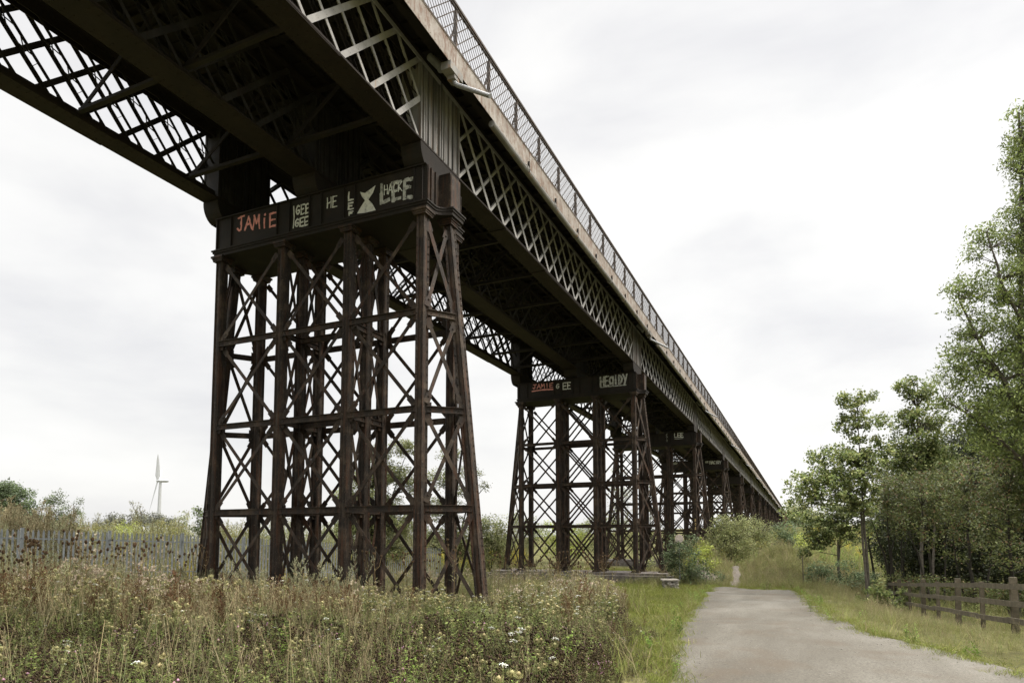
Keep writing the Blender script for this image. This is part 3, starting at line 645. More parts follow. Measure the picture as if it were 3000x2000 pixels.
GREENS = {'alder': [(.055, .085, .026), (.075, .105, .032), (.04, .062, .02), (.1, .125, .045)], 'ash': [(.07, .105, .028), (.09, .125, .035), (.05, .078, .022)],
          'haw': [(.05, .068, .022), (.07, .085, .028), (.04, .052, .02), (.06, .08, .025), (.055, .07, .022), (.075, .095, .03), (.045, .06, .02), (.08, .06, .03)], 'wood': [(.035, .05, .018), (.045, .06, .02), (.03, .04, .015)],
          'willow': [(.1, .13, .05), (.13, .16, .06), (.08, .105, .04)], 'lime': [(.13, .18, .035), (.17, .22, .045), (.1, .14, .03)], 'olive': [(.085, .115, .042), (.105, .135, .05), (.068, .095, .035), (.12, .14, .06)],
          'grey': [(.16, .165, .13), (.2, .2, .165), (.13, .135, .1)], 'gold': [(.2, .19, .05), (.15, .15, .045), (.24, .21, .06), (.12, .13, .04)], 'dgreen': [(.045, .068, .03), (.06, .085, .038), (.035, .052, .022)]}  # grey palette: haze of distance put into the leaf colour
for k_, f_ in (('alder', 1.3), ('ash', 1.3), ('haw', 1.1), ('wood', .55), ('olive', 1.2), ('dgreen', 1.35), ('lime', 1.1)): w3 = (1.85, 1.65, 1.8) if k_ in ('haw', 'wood', 'dgreen') else (2.15, 1.78, 1.95); GREENS[k_] = [(c[0]*f_*w3[0], c[1]*f_*w3[1], c[2]*f_*w3[2]) for c in GREENS[k_]]
def plant(name, label, cat, group, D, base, stems, blobs, pal, leaf=.09, k=1., depth=1.0, limb=.35, up=.4, clump=.22, aspect=.55, trunk_r=.08, droop=0., seed=0, parts=('trunk', 'crown')):
    """a tree or bush: stems given as rows of photo points (u,v) taken at depth D, crown as blobs (u,v,ru,rv[,dD]); everything becomes
    real geometry at that distance with real depth"""
    rng = np.random.default_rng(seed+int(D*10)+len(label)); px = D/FPX
    bx, by = at_depth(base[0], base[1], D)[:2]; bz = gz(bx, by)-.05; root = np.array([bx, by, bz])
    mb = MB(); skel = []
    for si, st in enumerate(stems):
        pts = [root+np.array([RT[0]*(st[0][0]-base[0])*px, RT[1]*(st[0][0]-base[0])*px, 0])+np.array([_c, _s, 0])*rng.uniform(-.3, .3)*(si > 0)]
        dd = rng.uniform(-.6, .6)*(si > 0)
        for j, (u, v) in enumerate(st[1:]):
            p = at_depth(u, v, D+dd*(j+1)/len(st)); pts.append(p)
        # finer, slightly crooked
        q = [pts[0]]
        for a, b_ in zip(pts[:-1], pts[1:]):
            for t in (.33, .67, 1.): q.append(a+(b_-a)*t+(rng.normal(size=3)*.012*np.linalg.norm(b_-a) if t < 1 else 0))
        tr = trunk_r*(1 if si == 0 else rng.uniform(.5, .9)); rad = np.linspace(tr, tr*.22, len(q)); rad[0] *= 1.35
        mb.tube(q, rad, 8); skel += [(p_, r_) for p_, r_ in zip(q, rad)]
    sp = np.array([s_[0] for s_ in skel]); cen = []
    for bl in blobs:
        u, v, ru, rv = bl[:4]; dD = bl[4] if len(bl) > 4 else 0; c = at_depth(u, v, D+dD); rx, rz = ru*px, rv*px*1.15; ry = max(rx, rz)*depth
        vol_area = math.pi*rx*rz; kk = k*(.4 if pal == 'haw' and v > 1530 else 1.); n = max(2, int(vol_area/(clump*clump*2.2)*kk*1.35*(1+.5*ry/clump*.15)))
        p = rng.normal(size=(n, 3)); p /= np.linalg.norm(p, axis=1, keepdims=True); p *= rng.uniform(.12, 1., (n, 1))**.5
        w = c+p[:, :1]*rx*RT+p[:, 1:2]*ry*np.array([_c, _s, 0])+p[:, 2:]*rz*np.array([0, 0, 1.])
        w = w[w[:, 2] > ground(w[:, 0], w[:, 1])+.08]
        cen.append(w)
        for cp in w[rng.random(len(w)) < limb]:
            cand = np.where(sp[:, 2] < cp[2]-.05)[0]
            if len(cand) == 0: cand = np.arange(len(sp))
            j = cand[np.argmin(np.linalg.norm((sp[cand]-cp)*np.array([1, 1, 1.6]), axis=1))]
            p0 = sp[j]; r0 = min(skel[j][1]*.5, .012+.02*np.linalg.norm(cp-p0)); m_ = (p0+cp)/2+np.array([0, 0, .12*np.linalg.norm(cp-p0)])+rng.normal(size=3)*.05*np.linalg.norm(cp-p0)
            mb.tube([p0, m_, cp], [r0, r0*.6, r0*.2], 5, False)
    cen = np.concatenate(cen); npl = 26; tone = rng.uniform(.52, 1.42, (len(cen), 1))
    off = rng.normal(size=(len(cen), npl, 3))*np.array([1, 1, .8])*clump*.66
    C = (cen[:, None]+off).reshape(-1, 3); v, t, c = leafcloud(C, leaf, GREENS[pal], up, aspect, droop, rng)
    c = c*np.repeat(np.repeat(tone, npl, 0), 4, 0)
    r = empty(name, tuple(root)); tag(r, label, cat, group)
    mtx = -np.array(root)
    mb.v = [tuple(np.array(p)+mtx) for p in mb.v]
    if mb.v: node(parts[0], mb.mesh(parts[0], M['dark_bark' if pal in ('haw', 'wood', 'olive', 'dgreen', 'grey') else 'bark']), r)
    node(parts[1], fast_mesh(parts[1], v+mtx, t, M['leaf'], c), r)
    return len(t)
G_R = 'trees behind the wooden fence'
plant('alder_tree', 'slender young alder with a pale upright trunk and layered crown, left of the fence', 'tree', G_R, 27.5, (2545, 1765),
      [[(2545, 1765), (2541, 1650), (2533, 1560), (2530, 1480), (2520, 1400), (2517, 1300), (2512, 1170)], [(2535, 1770), (2522, 1480), (2470, 1440), (2400, 1410)], ],
      [(2505, 1172, 48, 24), (2470, 1165, 22, 16), (2548, 1165, 24, 14), (2500, 1215, 40, 25), (2475, 1248, 45, 20), (2565, 1235, 45, 22), (2500, 1285, 40, 16), (2440, 1335, 80, 30), (2520, 1345, 60, 35), (2400, 1395, 90, 28), (2500, 1400, 90, 35),
       (2560, 1355, 40, 35), (2345, 1425, 45, 22), (2430, 1445, 95, 28), (2525, 1460, 60, 40), (2360, 1470, 55, 16), (2585, 1320, 30, 30), (2565, 1290, 25, 14)], 'alder', .115, .8, .9, .55, .25, .16, .85, .065, seed=1)
plant('alder_tree', 'low dark trunked tree with a drooping left branch in front of the bright field', 'tree', G_R, 35, (2462, 1726),
      [[(2462, 1726), (2455, 1650), (2462, 1580), (2467, 1520), (2475, 1460)], [(2462, 1730), (2455, 1580), (2400, 1590), (2350, 1615)]],
      [(2440, 1500, 70, 30), (2500, 1490, 70, 30), (2400, 1540, 55, 28), (2450, 1545, 60, 25), (2385, 1580, 40, 25), (2350, 1618, 25, 16), (2425, 1580, 45, 14), (2515, 1580, 32, 12), (2350, 1510, 60, 20), (2530, 1540, 45, 22), (2300, 1500, 15, 12)], 'alder', .13, .8, .7, .5, .25, .19, .85, .08, seed=2)
plant('alder_tree', 'tall round leaved alder rising between the slender alder and the ash', 'tree', G_R, 31, (2700, 1745),
      [[(2700, 1745), (2702, 1560), (2695, 1350), (2688, 1120)], [(2720, 1745), (2740, 1500), (2760, 1380)]],
      [(2680, 1140, 50, 32), (2650, 1128, 26, 18), (2720, 1150, 35, 25), (2705, 1215, 75, 40), (2640, 1240, 28, 24), (2665, 1290, 65, 30), (2735, 1290, 60, 50), (2690, 1345, 90, 40), (2630, 1340, 40, 30), (2760, 1380, 80, 60), (2640, 1400, 60, 40)], 'alder', .12, .9, .9, .45, .25, .18, .85, .09, seed=3)
haw = [(29, (2615, 1745), [[(2615, 1745), (2590, 1620), (2555, 1530)], [(2622, 1745), (2605, 1600), (2600, 1480)], [(2650, 1745), (2640, 1600), (2660, 1450)], [(2600, 1745), (2612, 1610), (2640, 1520)]],
        [(2590, 1440, 60, 40), (2650, 1430, 90, 50), (2600, 1500, 80, 35), (2680, 1500, 90, 50), (2640, 1560, 70, 25)], 'hawthorn with several thin leaning stems at the left end of the fence'),
       (27, (2740, 1760), [[(2740, 1760), (2720, 1600), (2700, 1480)], [(2755, 1760), (2770, 1600), (2790, 1450)], [(2725, 1760), (2690, 1620), (2660, 1560)]],
        [(2740, 1420, 100, 60), (2780, 1480, 100, 60), (2710, 1540, 90, 50), (2790, 1560, 90, 40), (2740, 1620, 60, 20)], 'dense hawthorn with red berries behind the middle of the fence'),
       (24, (2860, 1780), [[(2860, 1780), (2840, 1600), (2830, 1450)], [(2880, 1780), (2905, 1600), (2900, 1480)], [(2850, 1780), (2800, 1640), (2790, 1560)]],
        [(2850, 1400, 110, 70), (2880, 1480, 110, 60), (2830, 1560, 100, 50), (2900, 1590, 90, 50), (2850, 1640, 60, 22)], 'shaded hawthorn behind the right half of the fence'),
       (21, (2985, 1800), [[(2985, 1800), (2960, 1620), (2950, 1450)], [(3000, 1800), (3030, 1600), (3060, 1450)]],
        [(2980, 1380, 110, 90), (3060, 1420, 120, 110), (2960, 1500, 110, 70), (3000, 1600, 110, 60), (3060, 1640, 90, 60), (2960, 1660, 60, 25)], 'dark hawthorn at the right edge below the ash')]
for i, (D, base, st, bl, lb) in enumerate(haw):
    plant('hawthorn_tree', lb, 'tree', G_R, D, base, st, bl, 'haw', .1, 1.0, 1.0, .4, .3, .2, .65, .07, seed=10+i)
plant('ash_tree', 'tall ash with feathery drooping leaflets reaching up the right edge of the view', 'tree', G_R, 20, (3110, 1820),
      [[(3110, 1820), (3060, 1500), (3000, 1200), (2990, 900), (2990, 600), (2985, 330)], [(3100, 1815), (3010, 1250), (2900, 1050), (2810, 880)], [(3105, 1815), (3020, 1000), (2930, 820), (2890, 680)], [(3100, 1815), (3000, 1350), (2860, 1230), (2770, 1170)]],
      [(2992, 345, 36, 36), (2985, 405, 34, 28), (2985, 480, 46, 44), (3000, 560, 36, 40), (2975, 640, 60, 40), (3040, 420, 60, 80), (2905, 690, 55, 34), (2950, 730, 40, 22), (3000, 720, 40, 50), (2850, 745, 30, 25), (2940, 800, 70, 36), (2830, 830, 42, 22), (2790, 845, 24, 20), (2880, 860, 70, 32), (2970, 880, 60, 50), (2810, 905, 30, 22), (2890, 950, 75, 38),
       (2980, 980, 60, 60), (2820, 980, 36, 24), (2780, 1030, 26, 18), (2850, 1040, 75, 38), (2940, 1070, 80, 50), (2790, 1085, 40, 26), (2760, 1110, 26, 16), (2850, 1120, 70, 38), (2960, 1170, 80, 60), (2780, 1170, 45, 22), (2860, 1210, 80, 46), (2930, 1280, 100, 60),
       (3080, 500, 60, 140), (3100, 800, 90, 170), (3110, 1100, 110, 200), (3100, 1350, 110, 120)], 'ash', .125, 1.9, .9, .4, .15, .2, .36, .13, .5, seed=20)
wood = [(36, 2600, 1735, [(2610, 1500, 60, 60), (2600, 1590, 60, 60)]), (38, 2690, 1735, [(2690, 1430, 110, 100), (2700, 1560, 110, 90), (2700, 1650, 100, 60)]), (36, 2800, 1740, [(2800, 1380, 120, 110), (2800, 1530, 120, 110), (2800, 1650, 120, 70)]),
        (33, 2910, 1750, [(2920, 1300, 120, 130), (2910, 1480, 130, 130), (2910, 1640, 120, 90)]), (30, 3030, 1760, [(3030, 1250, 120, 160), (3030, 1480, 120, 130), (3020, 1650, 120, 90)]), (28, 3180, 1780, [(3180, 1200, 130, 260), (3170, 1560, 130, 180)])]
WL = ['tree in the dark thicket just right of the field gap', 'tree in the dark thicket behind the leaning hawthorn stems', 'tree in the dark thicket behind the red berried hawthorn', 'tree in the dark thicket behind the shaded hawthorn', 'tree in the dark thicket behind the ash trunk', 'tree in the dark thicket past the right edge beside the ash']
wood += [(46, 2640, 1700, [(2640, 1500, 80, 60), (2640, 1600, 80, 60)]), (50, 2760, 1690, [(2760, 1420, 110, 90), (2760, 1560, 110, 80)]), (48, 2890, 1690, [(2890, 1380, 120, 110), (2890, 1540, 120, 90)]), (46, 3040, 1690, [(3040, 1360, 130, 120), (3040, 1540, 130, 90)]), (36, 3300, 1700, [(3300, 1250, 200, 200), (3300, 1520, 200, 120)])]  # second row added behind the thicket to block sky light and darken it
WL += ['deep thicket tree behind the field gap', 'deep thicket tree behind the tall alder', 'deep thicket tree behind the fence middle', 'deep thicket tree behind the ash crown', 'deep thicket tree beyond the right edge']
for i, (D, u, v, bl) in enumerate(wood):
    plant('thicket_tree', WL[i], 'tree', 'dark thicket behind the fence', D, (u, v), [[(u, v), (u+10, v-150), (u-5, v-330)], [(u+25, v), (u+60, v-180)], [(u-25, v), (u-60, v-200)]], bl, 'wood', .13, 1.7, 1.2, .12, .2, .3, .7, .1, seed=30+i)
SH = ('stems', 'foliage')
bush = [('ash_bush', 'leafy young ash bush beside the stone block', 'bush', 35.5, (2010, 1716), [(2010, 1645, 56, 40), (1985, 1600, 32, 34), (2030, 1590, 22, 26), (1968, 1640, 30, 34), (2045, 1680, 50, 26), (2025, 1697, 50, 18)], 'dgreen', .12, .9),
        ('elder_bush', 'small yellow-green bush between the ash bush and the hawthorn', 'bush', 36, (2062, 1690), [(2062, 1612, 26, 36), (2045, 1640, 30, 30), (2080, 1650, 26, 22)], 'lime', .12, .9),
        ('hawthorn_bush', 'big round hawthorn bush in front of the fourth pier', 'bush', 46, (2145, 1650), [(2140, 1545, 50, 34), (2110, 1535, 30, 24), (2175, 1550, 40, 34), (2135, 1590, 65, 40), (2180, 1600, 40, 30), (2155, 1625, 50, 20), (2095, 1570, 30, 26)], 'olive', .11, 1.6),
        ('hawthorn_bush', 'smaller olive hawthorn bush behind the big round one', 'bush', 58, (2225, 1620), [(2210, 1545, 34, 30), (2235, 1555, 32, 30), (2240, 1585, 36, 30), (2215, 1590, 36, 24)], 'olive', .13, 1.6),
        ('broom_bush', 'yellow flowering bush at the right foot of the big hawthorn', 'bush', 47, (2215, 1625), [(2205, 1590, 22, 14), (2225, 1598, 18, 12)], 'gold', .1, 1.3),
        ('sallow_bush', 'dark blue-green bush below the far end of the viaduct', 'bush', 80, (2300, 1618), [(2285, 1560, 28, 24), (2310, 1560, 34, 28), (2300, 1592, 40, 22), (2330, 1590, 26, 26)], 'dgreen', .2, 1.6),
        ('young_sallow', 'pale yellow-green bush right of the dark blue-green one', 'bush', 76, (2350, 1622), [(2348, 1580, 20, 18), (2352, 1602, 24, 16)], 'lime', .18, 1.3),
        ('bramble', 'low bramble round the thin wooden post', 'bush', 34, (2395, 1718), [(2400, 1672, 36, 24), (2375, 1690, 22, 18), (2430, 1690, 30, 26)], 'dgreen', .1, 1.2),
        ('bramble', 'low bramble at the foot of the dark trunked tree', 'bush', 33, (2490, 1735), [(2500, 1700, 50, 20), (2450, 1705, 30, 20), (2540, 1695, 40, 26), (2470, 1655, 30, 16)], 'dgreen', .1, 1.1),
        ('bramble', 'broad leaved bramble at the left end of the wooden fence', 'bush', 25, (2580, 1790), [(2570, 1735, 36, 28), (2545, 1760, 36, 16), (2610, 1765, 40, 20), (2650, 1740, 22, 24)], 'alder', .12, .9),
        ('bramble', 'low bramble growing on the left earth bank', 'bush', 35.5, (2075, 1722), [(2060, 1705, 26, 10), (2095, 1700, 30, 12), (2110, 1688, 22, 12)], 'dgreen', .1, 1.1),
        ('bramble', 'dark bramble behind the third fence bay from the left', 'bush', 28.5, (2660, 1750), [(2640, 1700, 50, 24), (2690, 1710, 50, 22)], 'haw', .1, 1.6),
        ('bramble', 'dark bramble behind the middle fence bay', 'bush', 26, (2750, 1765), [(2740, 1712, 54, 26), (2790, 1722, 50, 24)], 'haw', .1, 1.6),
        ('bramble', 'dark bramble behind the fence bay under the ash crown', 'bush', 24, (2850, 1780), [(2840, 1722, 58, 28), (2895, 1732, 54, 26)], 'haw', .1, 1.6),
        ('bramble', 'dark bramble behind the last fence bay in view', 'bush', 21.5, (2960, 1800), [(2945, 1738, 64, 34), (3005, 1750, 60, 30)], 'haw', .1, 1.6),
        ('nettle_bush', 'small bush right of the raking leg of the second pier', 'bush', 40, (1905, 1690), [(1905, 1655, 18, 22)], 'olive', .1, 1.2)]
for i, (nm, lb, cat, D, base, bl, pal, lf, k) in enumerate(bush):
    st = [[(base[0], base[1]), (b_[0], b_[1]+b_[3]*.2)] for b_ in bl[:4]]
    plant(nm, lb, cat, 'bushes round the end of the road', D, base, st, bl, pal, lf, k, .9, .3, .35, .2*D/33*.9, .6, .03, seed=50+i, parts=SH)
left = [('willow_tree', 'tall thin crowned tree seen through the legs of the first pier', 'tree', 36, (1090, 1665), [[(1090, 1665), (1095, 1500), (1100, 1300)], [(1080, 1665), (1040, 1480), (1000, 1440)], [(1100, 1665), (1150, 1450), (1190, 1330)]],
         [(1110, 1330, 36, 28), (1180, 1310, 40, 26), (1070, 1400, 50, 36), (1150, 1390, 60, 36), (1010, 1450, 36, 24), (1110, 1470, 80, 36), (1210, 1420, 30, 24), (1060, 1540, 80, 34), (1160, 1540, 70, 40), (1110, 1610, 90, 36), (1000, 1560, 40, 30)], 'olive', .11, 2.0),
        ('willow_tree', 'sparse tree with outer twigs showing right of the first pier', 'tree', 40, (1330, 1660), [[(1330, 1660), (1330, 1500), (1325, 1330)], [(1335, 1660), (1370, 1480), (1425, 1420)]],
         [(1320, 1330, 40, 24), (1380, 1385, 34, 18), (1420, 1420, 14, 12), (1290, 1400, 50, 30), (1345, 1440, 40, 20), (1300, 1490, 60, 34), (1350, 1540, 50, 24), (1300, 1580, 70, 40), (1360, 1610, 50, 30)], 'olive', .11, 1.5),
        ('scrub_bush', 'rounded green bush between the first and second piers', 'bush', 46, (1440, 1660), [(1440, 1550, 44, 34), (1410, 1600, 44, 40), (1470, 1590, 40, 44), (1400, 1540, 34, 24), (1440, 1635, 60, 20)], 'olive', .13, 1.5),
        ('scrub_bush', 'green bush behind the left legs of the second pier', 'bush', 62, (1530, 1640), [(1510, 1530, 36, 30), (1550, 1560, 50, 40), (1520, 1600, 60, 30)], 'olive', .16, 1.5),
        ('scrub_bush', 'bright bush behind the middle legs of the second pier', 'bush', 70, (1640, 1640), [(1620, 1560, 50, 34), (1680, 1570, 50, 36), (1650, 1610, 70, 26)], 'lime', .18, 1.4),
        ('scrub_bush', 'green bush behind the right legs of the second pier', 'bush', 66, (1770, 1640), [(1740, 1550, 46, 34), (1800, 1545, 50, 40), (1770, 1600, 70, 34), (1860, 1580, 40, 34)], 'olive', .16, 1.5),
        ('birch_tree', 'tall birch showing between the second and third piers', 'tree', 72, (1810, 1640), [[(1810, 1640), (1812, 1500), (1810, 1370)], [(1820, 1640), (1840, 1480)]], [(1812, 1390, 18, 24), (1800, 1440, 26, 28), (1830, 1450, 22, 30), (1815, 1510, 38, 36)], 'olive', .15, 1.1),
        ('birch_tree', 'small birch left of the legs of the third pier', 'tree', 85, (1905, 1640), [[(1905, 1640), (1905, 1520), (1900, 1430)]], [(1900, 1440, 16, 30), (1905, 1500, 26, 36), (1930, 1560, 40, 36)], 'olive', .17, 1.1),
        ('elm_bush', 'big dark green bush on the far left skyline', 'bush', 40, (30, 1640), [(35, 1440, 46, 24), (0, 1440, 50, 34), (60, 1470, 50, 36), (10, 1500, 70, 40), (70, 1530, 60, 40), (-60, 1470, 60, 60)], 'dgreen', .13, 1.7),
        ('willow_bush', 'feathery grey-green bush right of the dark one on the far left', 'bush', 36, (180, 1640), [(170, 1455, 26, 18), (160, 1485, 34, 24), (205, 1495, 36, 22), (190, 1530, 50, 28), (235, 1475, 12, 12), (150, 1540, 50, 30)], 'willow', .09, 1.2),
        ('hazel_sapling', 'bright sapling against the sky left of the first pier', 'sapling', 34, (600, 1640), [(575, 1490, 14, 14), (600, 1510, 28, 16), (590, 1545, 30, 22)], 'willow', .12, .8),
        ('thorn_bush', 'brownish bush left of the bright sapling', 'bush', 38, (540, 1620), [(540, 1515, 22, 16), (530, 1545, 30, 22)], 'olive', .1, 1.1)]
for i, row in enumerate(left):
    if len(row) == 10 or isinstance(row[5][0], list):
        nm, lb, cat, D, base, st, bl, pal, lf, k = row
    else:
        nm, lb, cat, D, base, bl, pal, lf, k = row; st = [[(base[0], base[1]), (b_[0], b_[1])] for b_ in bl[:3]]
    tr = cat == 'tree'
    plant(nm, lb, cat, 'trees and bushes beyond the viaduct', D, base, st, bl, pal, lf, k, .8, .4, .3, .17*D/33, .6, .09 if tr else .03, seed=70+i, parts=('trunk', 'crown') if tr else SH)
SC = [(250, 'gold'), (310, 'gold'), (375, 'lime'), (440, 'gold'), (500, 'gold'), (655, 'gold'), (720, 'gold'), (790, 'olive'), (860, 'olive'), (935, 'olive')]
SCL = ['just right of the feathery willow', 'below the left end of the distant tree row', 'below the middle of the distant tree row', 'under the wind turbine', 'right of the wind turbine', 'between the first two columns of the first pier', 'behind the second column of the first pier', 'right of the second column of the first pier', 'left of the third column of the first pier', 'behind the third column of the first pier']
for i, (u, pal) in enumerate(SC):
    D = 33+3*(i % 3); v = 1545+4*(i % 2)
    plant('goldenrod_scrub', 'yellow-green scrub beyond the palisade fence, '+SCL[i], 'bush', 'yellow-green scrub beyond the palisade fence', D, (u, 1645), [[(u, 1645), (u, v)], [(u+15, 1645), (u+22, v)]],
          [(u, v-2, 42, 16), (u+20, v+22, 44, 26), (u-20, v+26, 44, 24)], pal, .075, 1.0, 1.0, .1, .4, .17, .45, .02, seed=90+i, parts=SH)
FR = [(295, 1528, 26, 20), (340, 1520, 26, 22), (375, 1524, 24, 22), (412, 1514, 24, 24), (447, 1518, 30, 24), (478, 1520, 18, 22), (500, 1524, 16, 20)]
FL = ['leftmost of the far grey-green row', 'second from the left in the far grey-green row', 'left of the turbine tower in the far row', 'beside the turbine blade in the far row', 'under the turbine tower in the far row', 'right of the turbine tower in the far row', 'at the right end of the far grey-green row']
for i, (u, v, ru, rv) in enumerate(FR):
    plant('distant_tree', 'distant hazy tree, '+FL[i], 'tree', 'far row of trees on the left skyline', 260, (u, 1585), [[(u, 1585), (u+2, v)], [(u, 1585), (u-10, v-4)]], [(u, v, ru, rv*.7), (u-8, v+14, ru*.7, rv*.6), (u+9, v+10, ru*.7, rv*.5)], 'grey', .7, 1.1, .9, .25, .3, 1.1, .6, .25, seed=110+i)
FRR = [(2312, 1500, 22, 30, 'olive', 'beside the brick abutment'), (2345, 1490, 22, 26, 'olive', 'just right of the abutment, tallest on that skyline'), (2330, 1525, 30, 22, 'dgreen', 'dark, below the abutment trees'), (2385, 1520, 30, 32, 'olive', 'behind the left branches of the slender alder'), (2425, 1530, 30, 30, 'dgreen', 'left of the dark trunked tree'), (2370, 1545, 30, 22, 'dgreen', 'low, at the top of the bright field'), (2560, 1540, 50, 14, 'dgreen', 'at the top right of the bright field')]
for i, (u, v, ru, rv, pal, lb) in enumerate(FRR):
    plant('far_tree', 'far tree on the hill, '+lb, 'tree', 'trees on the far hill', 330-18*i, (u, 1560), [[(u, 1562), (u, v)]], [(u, v, ru, rv*.7), (u-8, v+12, ru*.8, rv*.6), (u+9, v+14, ru*.8, rv*.6)], pal, .8, 1.5, .9, .1, .3, 1.3, .6, .3, seed=130+i)
# ------------------------------------------------------------------ small plants used by the ground cover
def proto(name, v, t, c):
    me = fast_mesh(name, np.array(v, float), np.array(t, int), M['weed'], np.array(c, float)); return me
class PL:
    def __init__(s): s.v = []; s.t = []; s.c = []
    def ribbon(s, pts, w, col, rng=None, tip=True):
        """thin bent blade"""
        o = len(s.v); n = len(pts); d = np.array(pts[-1])-np.array(pts[0]); a = np.cross(d, [.2, .1, 1.]); 
        if np.linalg.norm(a) < 1e-4: a = np.array([1., 0, 0])
        a = a/np.linalg.norm(a)
        if rng is not None: th = rng.uniform(0, math.pi); dn = d/np.linalg.norm(d); a = a*math.cos(th)+np.cross(dn, a)*math.sin(th)
        for i, p in enumerate(pts):
            ww = w*(1-i/(n-1)*.85 if tip else 1); p = np.array(p); s.v += [p-a*ww/2, p+a*ww/2]; s.c += [col, col]
        for i in range(n-1): s.t += [(o+2*i, o+2*i+1, o+2*i+3), (o+2*i, o+2*i+3, o+2*i+2)]
    def leaf(s, p, d, n, L, w, col):
        p, d, n = np.array(p), np.array(d, float), np.array(n, float); d /= np.linalg.norm(d); b = np.cross(n, d); b /= np.linalg.norm(b)+1e-9; o = len(s.v)
        s.v += [p, p+d*L*.5+b*w/2, p+d*L, p+d*L*.5-b*w/2]; s.c += [col]*4; s.t += [(o, o+1, o+2), (o, o+2, o+3)]
    def blob(s, c, rx, rz, col, rng):
        """small seed head: stretched octahedron"""
        o = len(s.v); c = np.array(c)
        for q in ((rx,0,0),(0,rx,0),(-rx,0,0),(0,-rx,0),(0,0,rz),(0,0,-rz)): s.v.append(c+np.array(q)*rng.uniform(.8, 1.2)); s.c.append(np.array(col)*rng.uniform(.8, 1.25))
        s.t += [(o+a, o+b, o+4) for a, b in ((0,1),(1,2),(2,3),(3,0))]+[(o+b, o+a, o+5) for a, b in ((0,1),(1,2),(2,3),(3,0))]
    def mesh(s, name): return proto(name, s.v, s.t, s.c)
def cv(c, rng, k=.2): return np.clip(np.array(c)*(np.array((1.16, 1.2, 1.1)) if max(c) < .4 else 1)*rng.uniform(1-k, 1+k)*rng.uniform(.93, 1.07, 3), 0, 1)
TAN, STRAW, DBR, GR, GG, WHT, PINK = (.2, .162, .098), (.24, .2, .122), (.036, .022, .015), (.11, .12, .042), (.155, .16, .085), (.62, .62, .54), (.42, .24, .3)
def p_grass(rng, n, h, cols, w=.006, lean=.35, spread=.08):
    P = PL()
    for _ in range(n):
        b = rng.normal(size=2)*spread; a = rng.uniform(0, 6.28); H = h*rng.uniform(.55, 1.1); l = lean*rng.uniform(.3, 1.3)*H
        P.ribbon([(b[0]+math.cos(a)*l*t**1.8, b[1]+math.sin(a)*l*t**1.8, H*(t-.18*t*t*lean)) for t in (0, .35, .7, 1)], w*rng.uniform(.7, 1.3), cv(cols[rng.integers(len(cols))], rng), rng)
    return P
def p_seedgrass(rng):
    P = p_grass(rng, 10, .45, [TAN, GR, GG], .006)
    for _ in range(7):
        b = rng.normal(size=2)*.07; a = rng.uniform(0, 6.28); H = rng.uniform(.65, 1.0); l = .14*H; top = np.array((b[0]+math.cos(a)*l, b[1]+math.sin(a)*l, H)); col = cv(STRAW, rng)
        P.ribbon([(b[0], b[1], 0), (b[0]+math.cos(a)*l*.3, b[1]+math.sin(a)*l*.3, H*.6), tuple(top)], .004, col, rng, False)
        for j in range(9): P.leaf(top-np.array((0, 0, .16*rng.random())), rng.normal(size=3)*.6+np.array((0, 0, 1)), rng.normal(size=3), rng.uniform(.02, .045), .009, cv(TAN, rng))
    return P
def stemy(P, rng, H, col, lean=.12, r=.004, b=(0, 0)):
    a = rng.uniform(0, 6.28); l = lean*H*rng.uniform(.2, 1.2); pts = [np.array((b[0]+math.cos(a)*l*t*t, b[1]+math.sin(a)*l*t*t, H*t)) for t in (0, .3, .6, .85, 1)]
    P.ribbon(pts, r, col, rng, False); P.ribbon(pts, r, col, rng, False); return pts
def at_(pts, t):
    i = min(int(t*(len(pts)-1)), len(pts)-2); f = t*(len(pts)-1)-i; return pts[i]*(1-f)+pts[i+1]*f
def p_clover(rng, heads=DBR, h=.34):
    P = PL()
    for _ in range(7):
        b = rng.normal(size=2)*.09; H = h*rng.uniform(.6, 1.15); pts = stemy(P, rng, H, cv((.13, .1, .05), rng), .35, .0035, b)
        for j in range(5):
            q = at_(pts, rng.uniform(.15, .85)); cc = cv([GR, (.1, .085, .035), (.12, .1, .05), (.085, .06, .03)][rng.integers(4)], rng, .3)
            for m_ in range(3): a = rng.uniform(0, 6.28); P.leaf(q, (math.cos(a), math.sin(a), rng.uniform(-.1, .5)), (0, 0, 1), rng.uniform(.022, .04), .02, cc)
        P.blob(pts[-1], .016, .016, cv(heads, rng), rng)
        for _q in range(2): P.blob(at_(pts, rng.uniform(.55, .9))+rng.normal(size=3)*.02, .014, .014, cv(heads, rng), rng)
    return P
def p_herb(rng, h=.5, col=GR, dens=26):
    P = PL()
    for _ in range(3):
        b = rng.normal(size=2)*.06; H = h*rng.uniform(.7, 1.15); pts = stemy(P, rng, H, cv(GG, rng), .2, .006, b)
        for j in range(dens):
            t = rng.uniform(.08, 1); q = at_(pts, t); a = rng.uniform(0, 6.28); P.leaf(q, (math.cos(a), math.sin(a), rng.uniform(-.2, .7)), (rng.normal()*.3, rng.normal()*.3, 1), rng.uniform(.03, .075)*(1.2-.6*t), rng.uniform(.012, .03), cv(col, rng, .3))
    return P
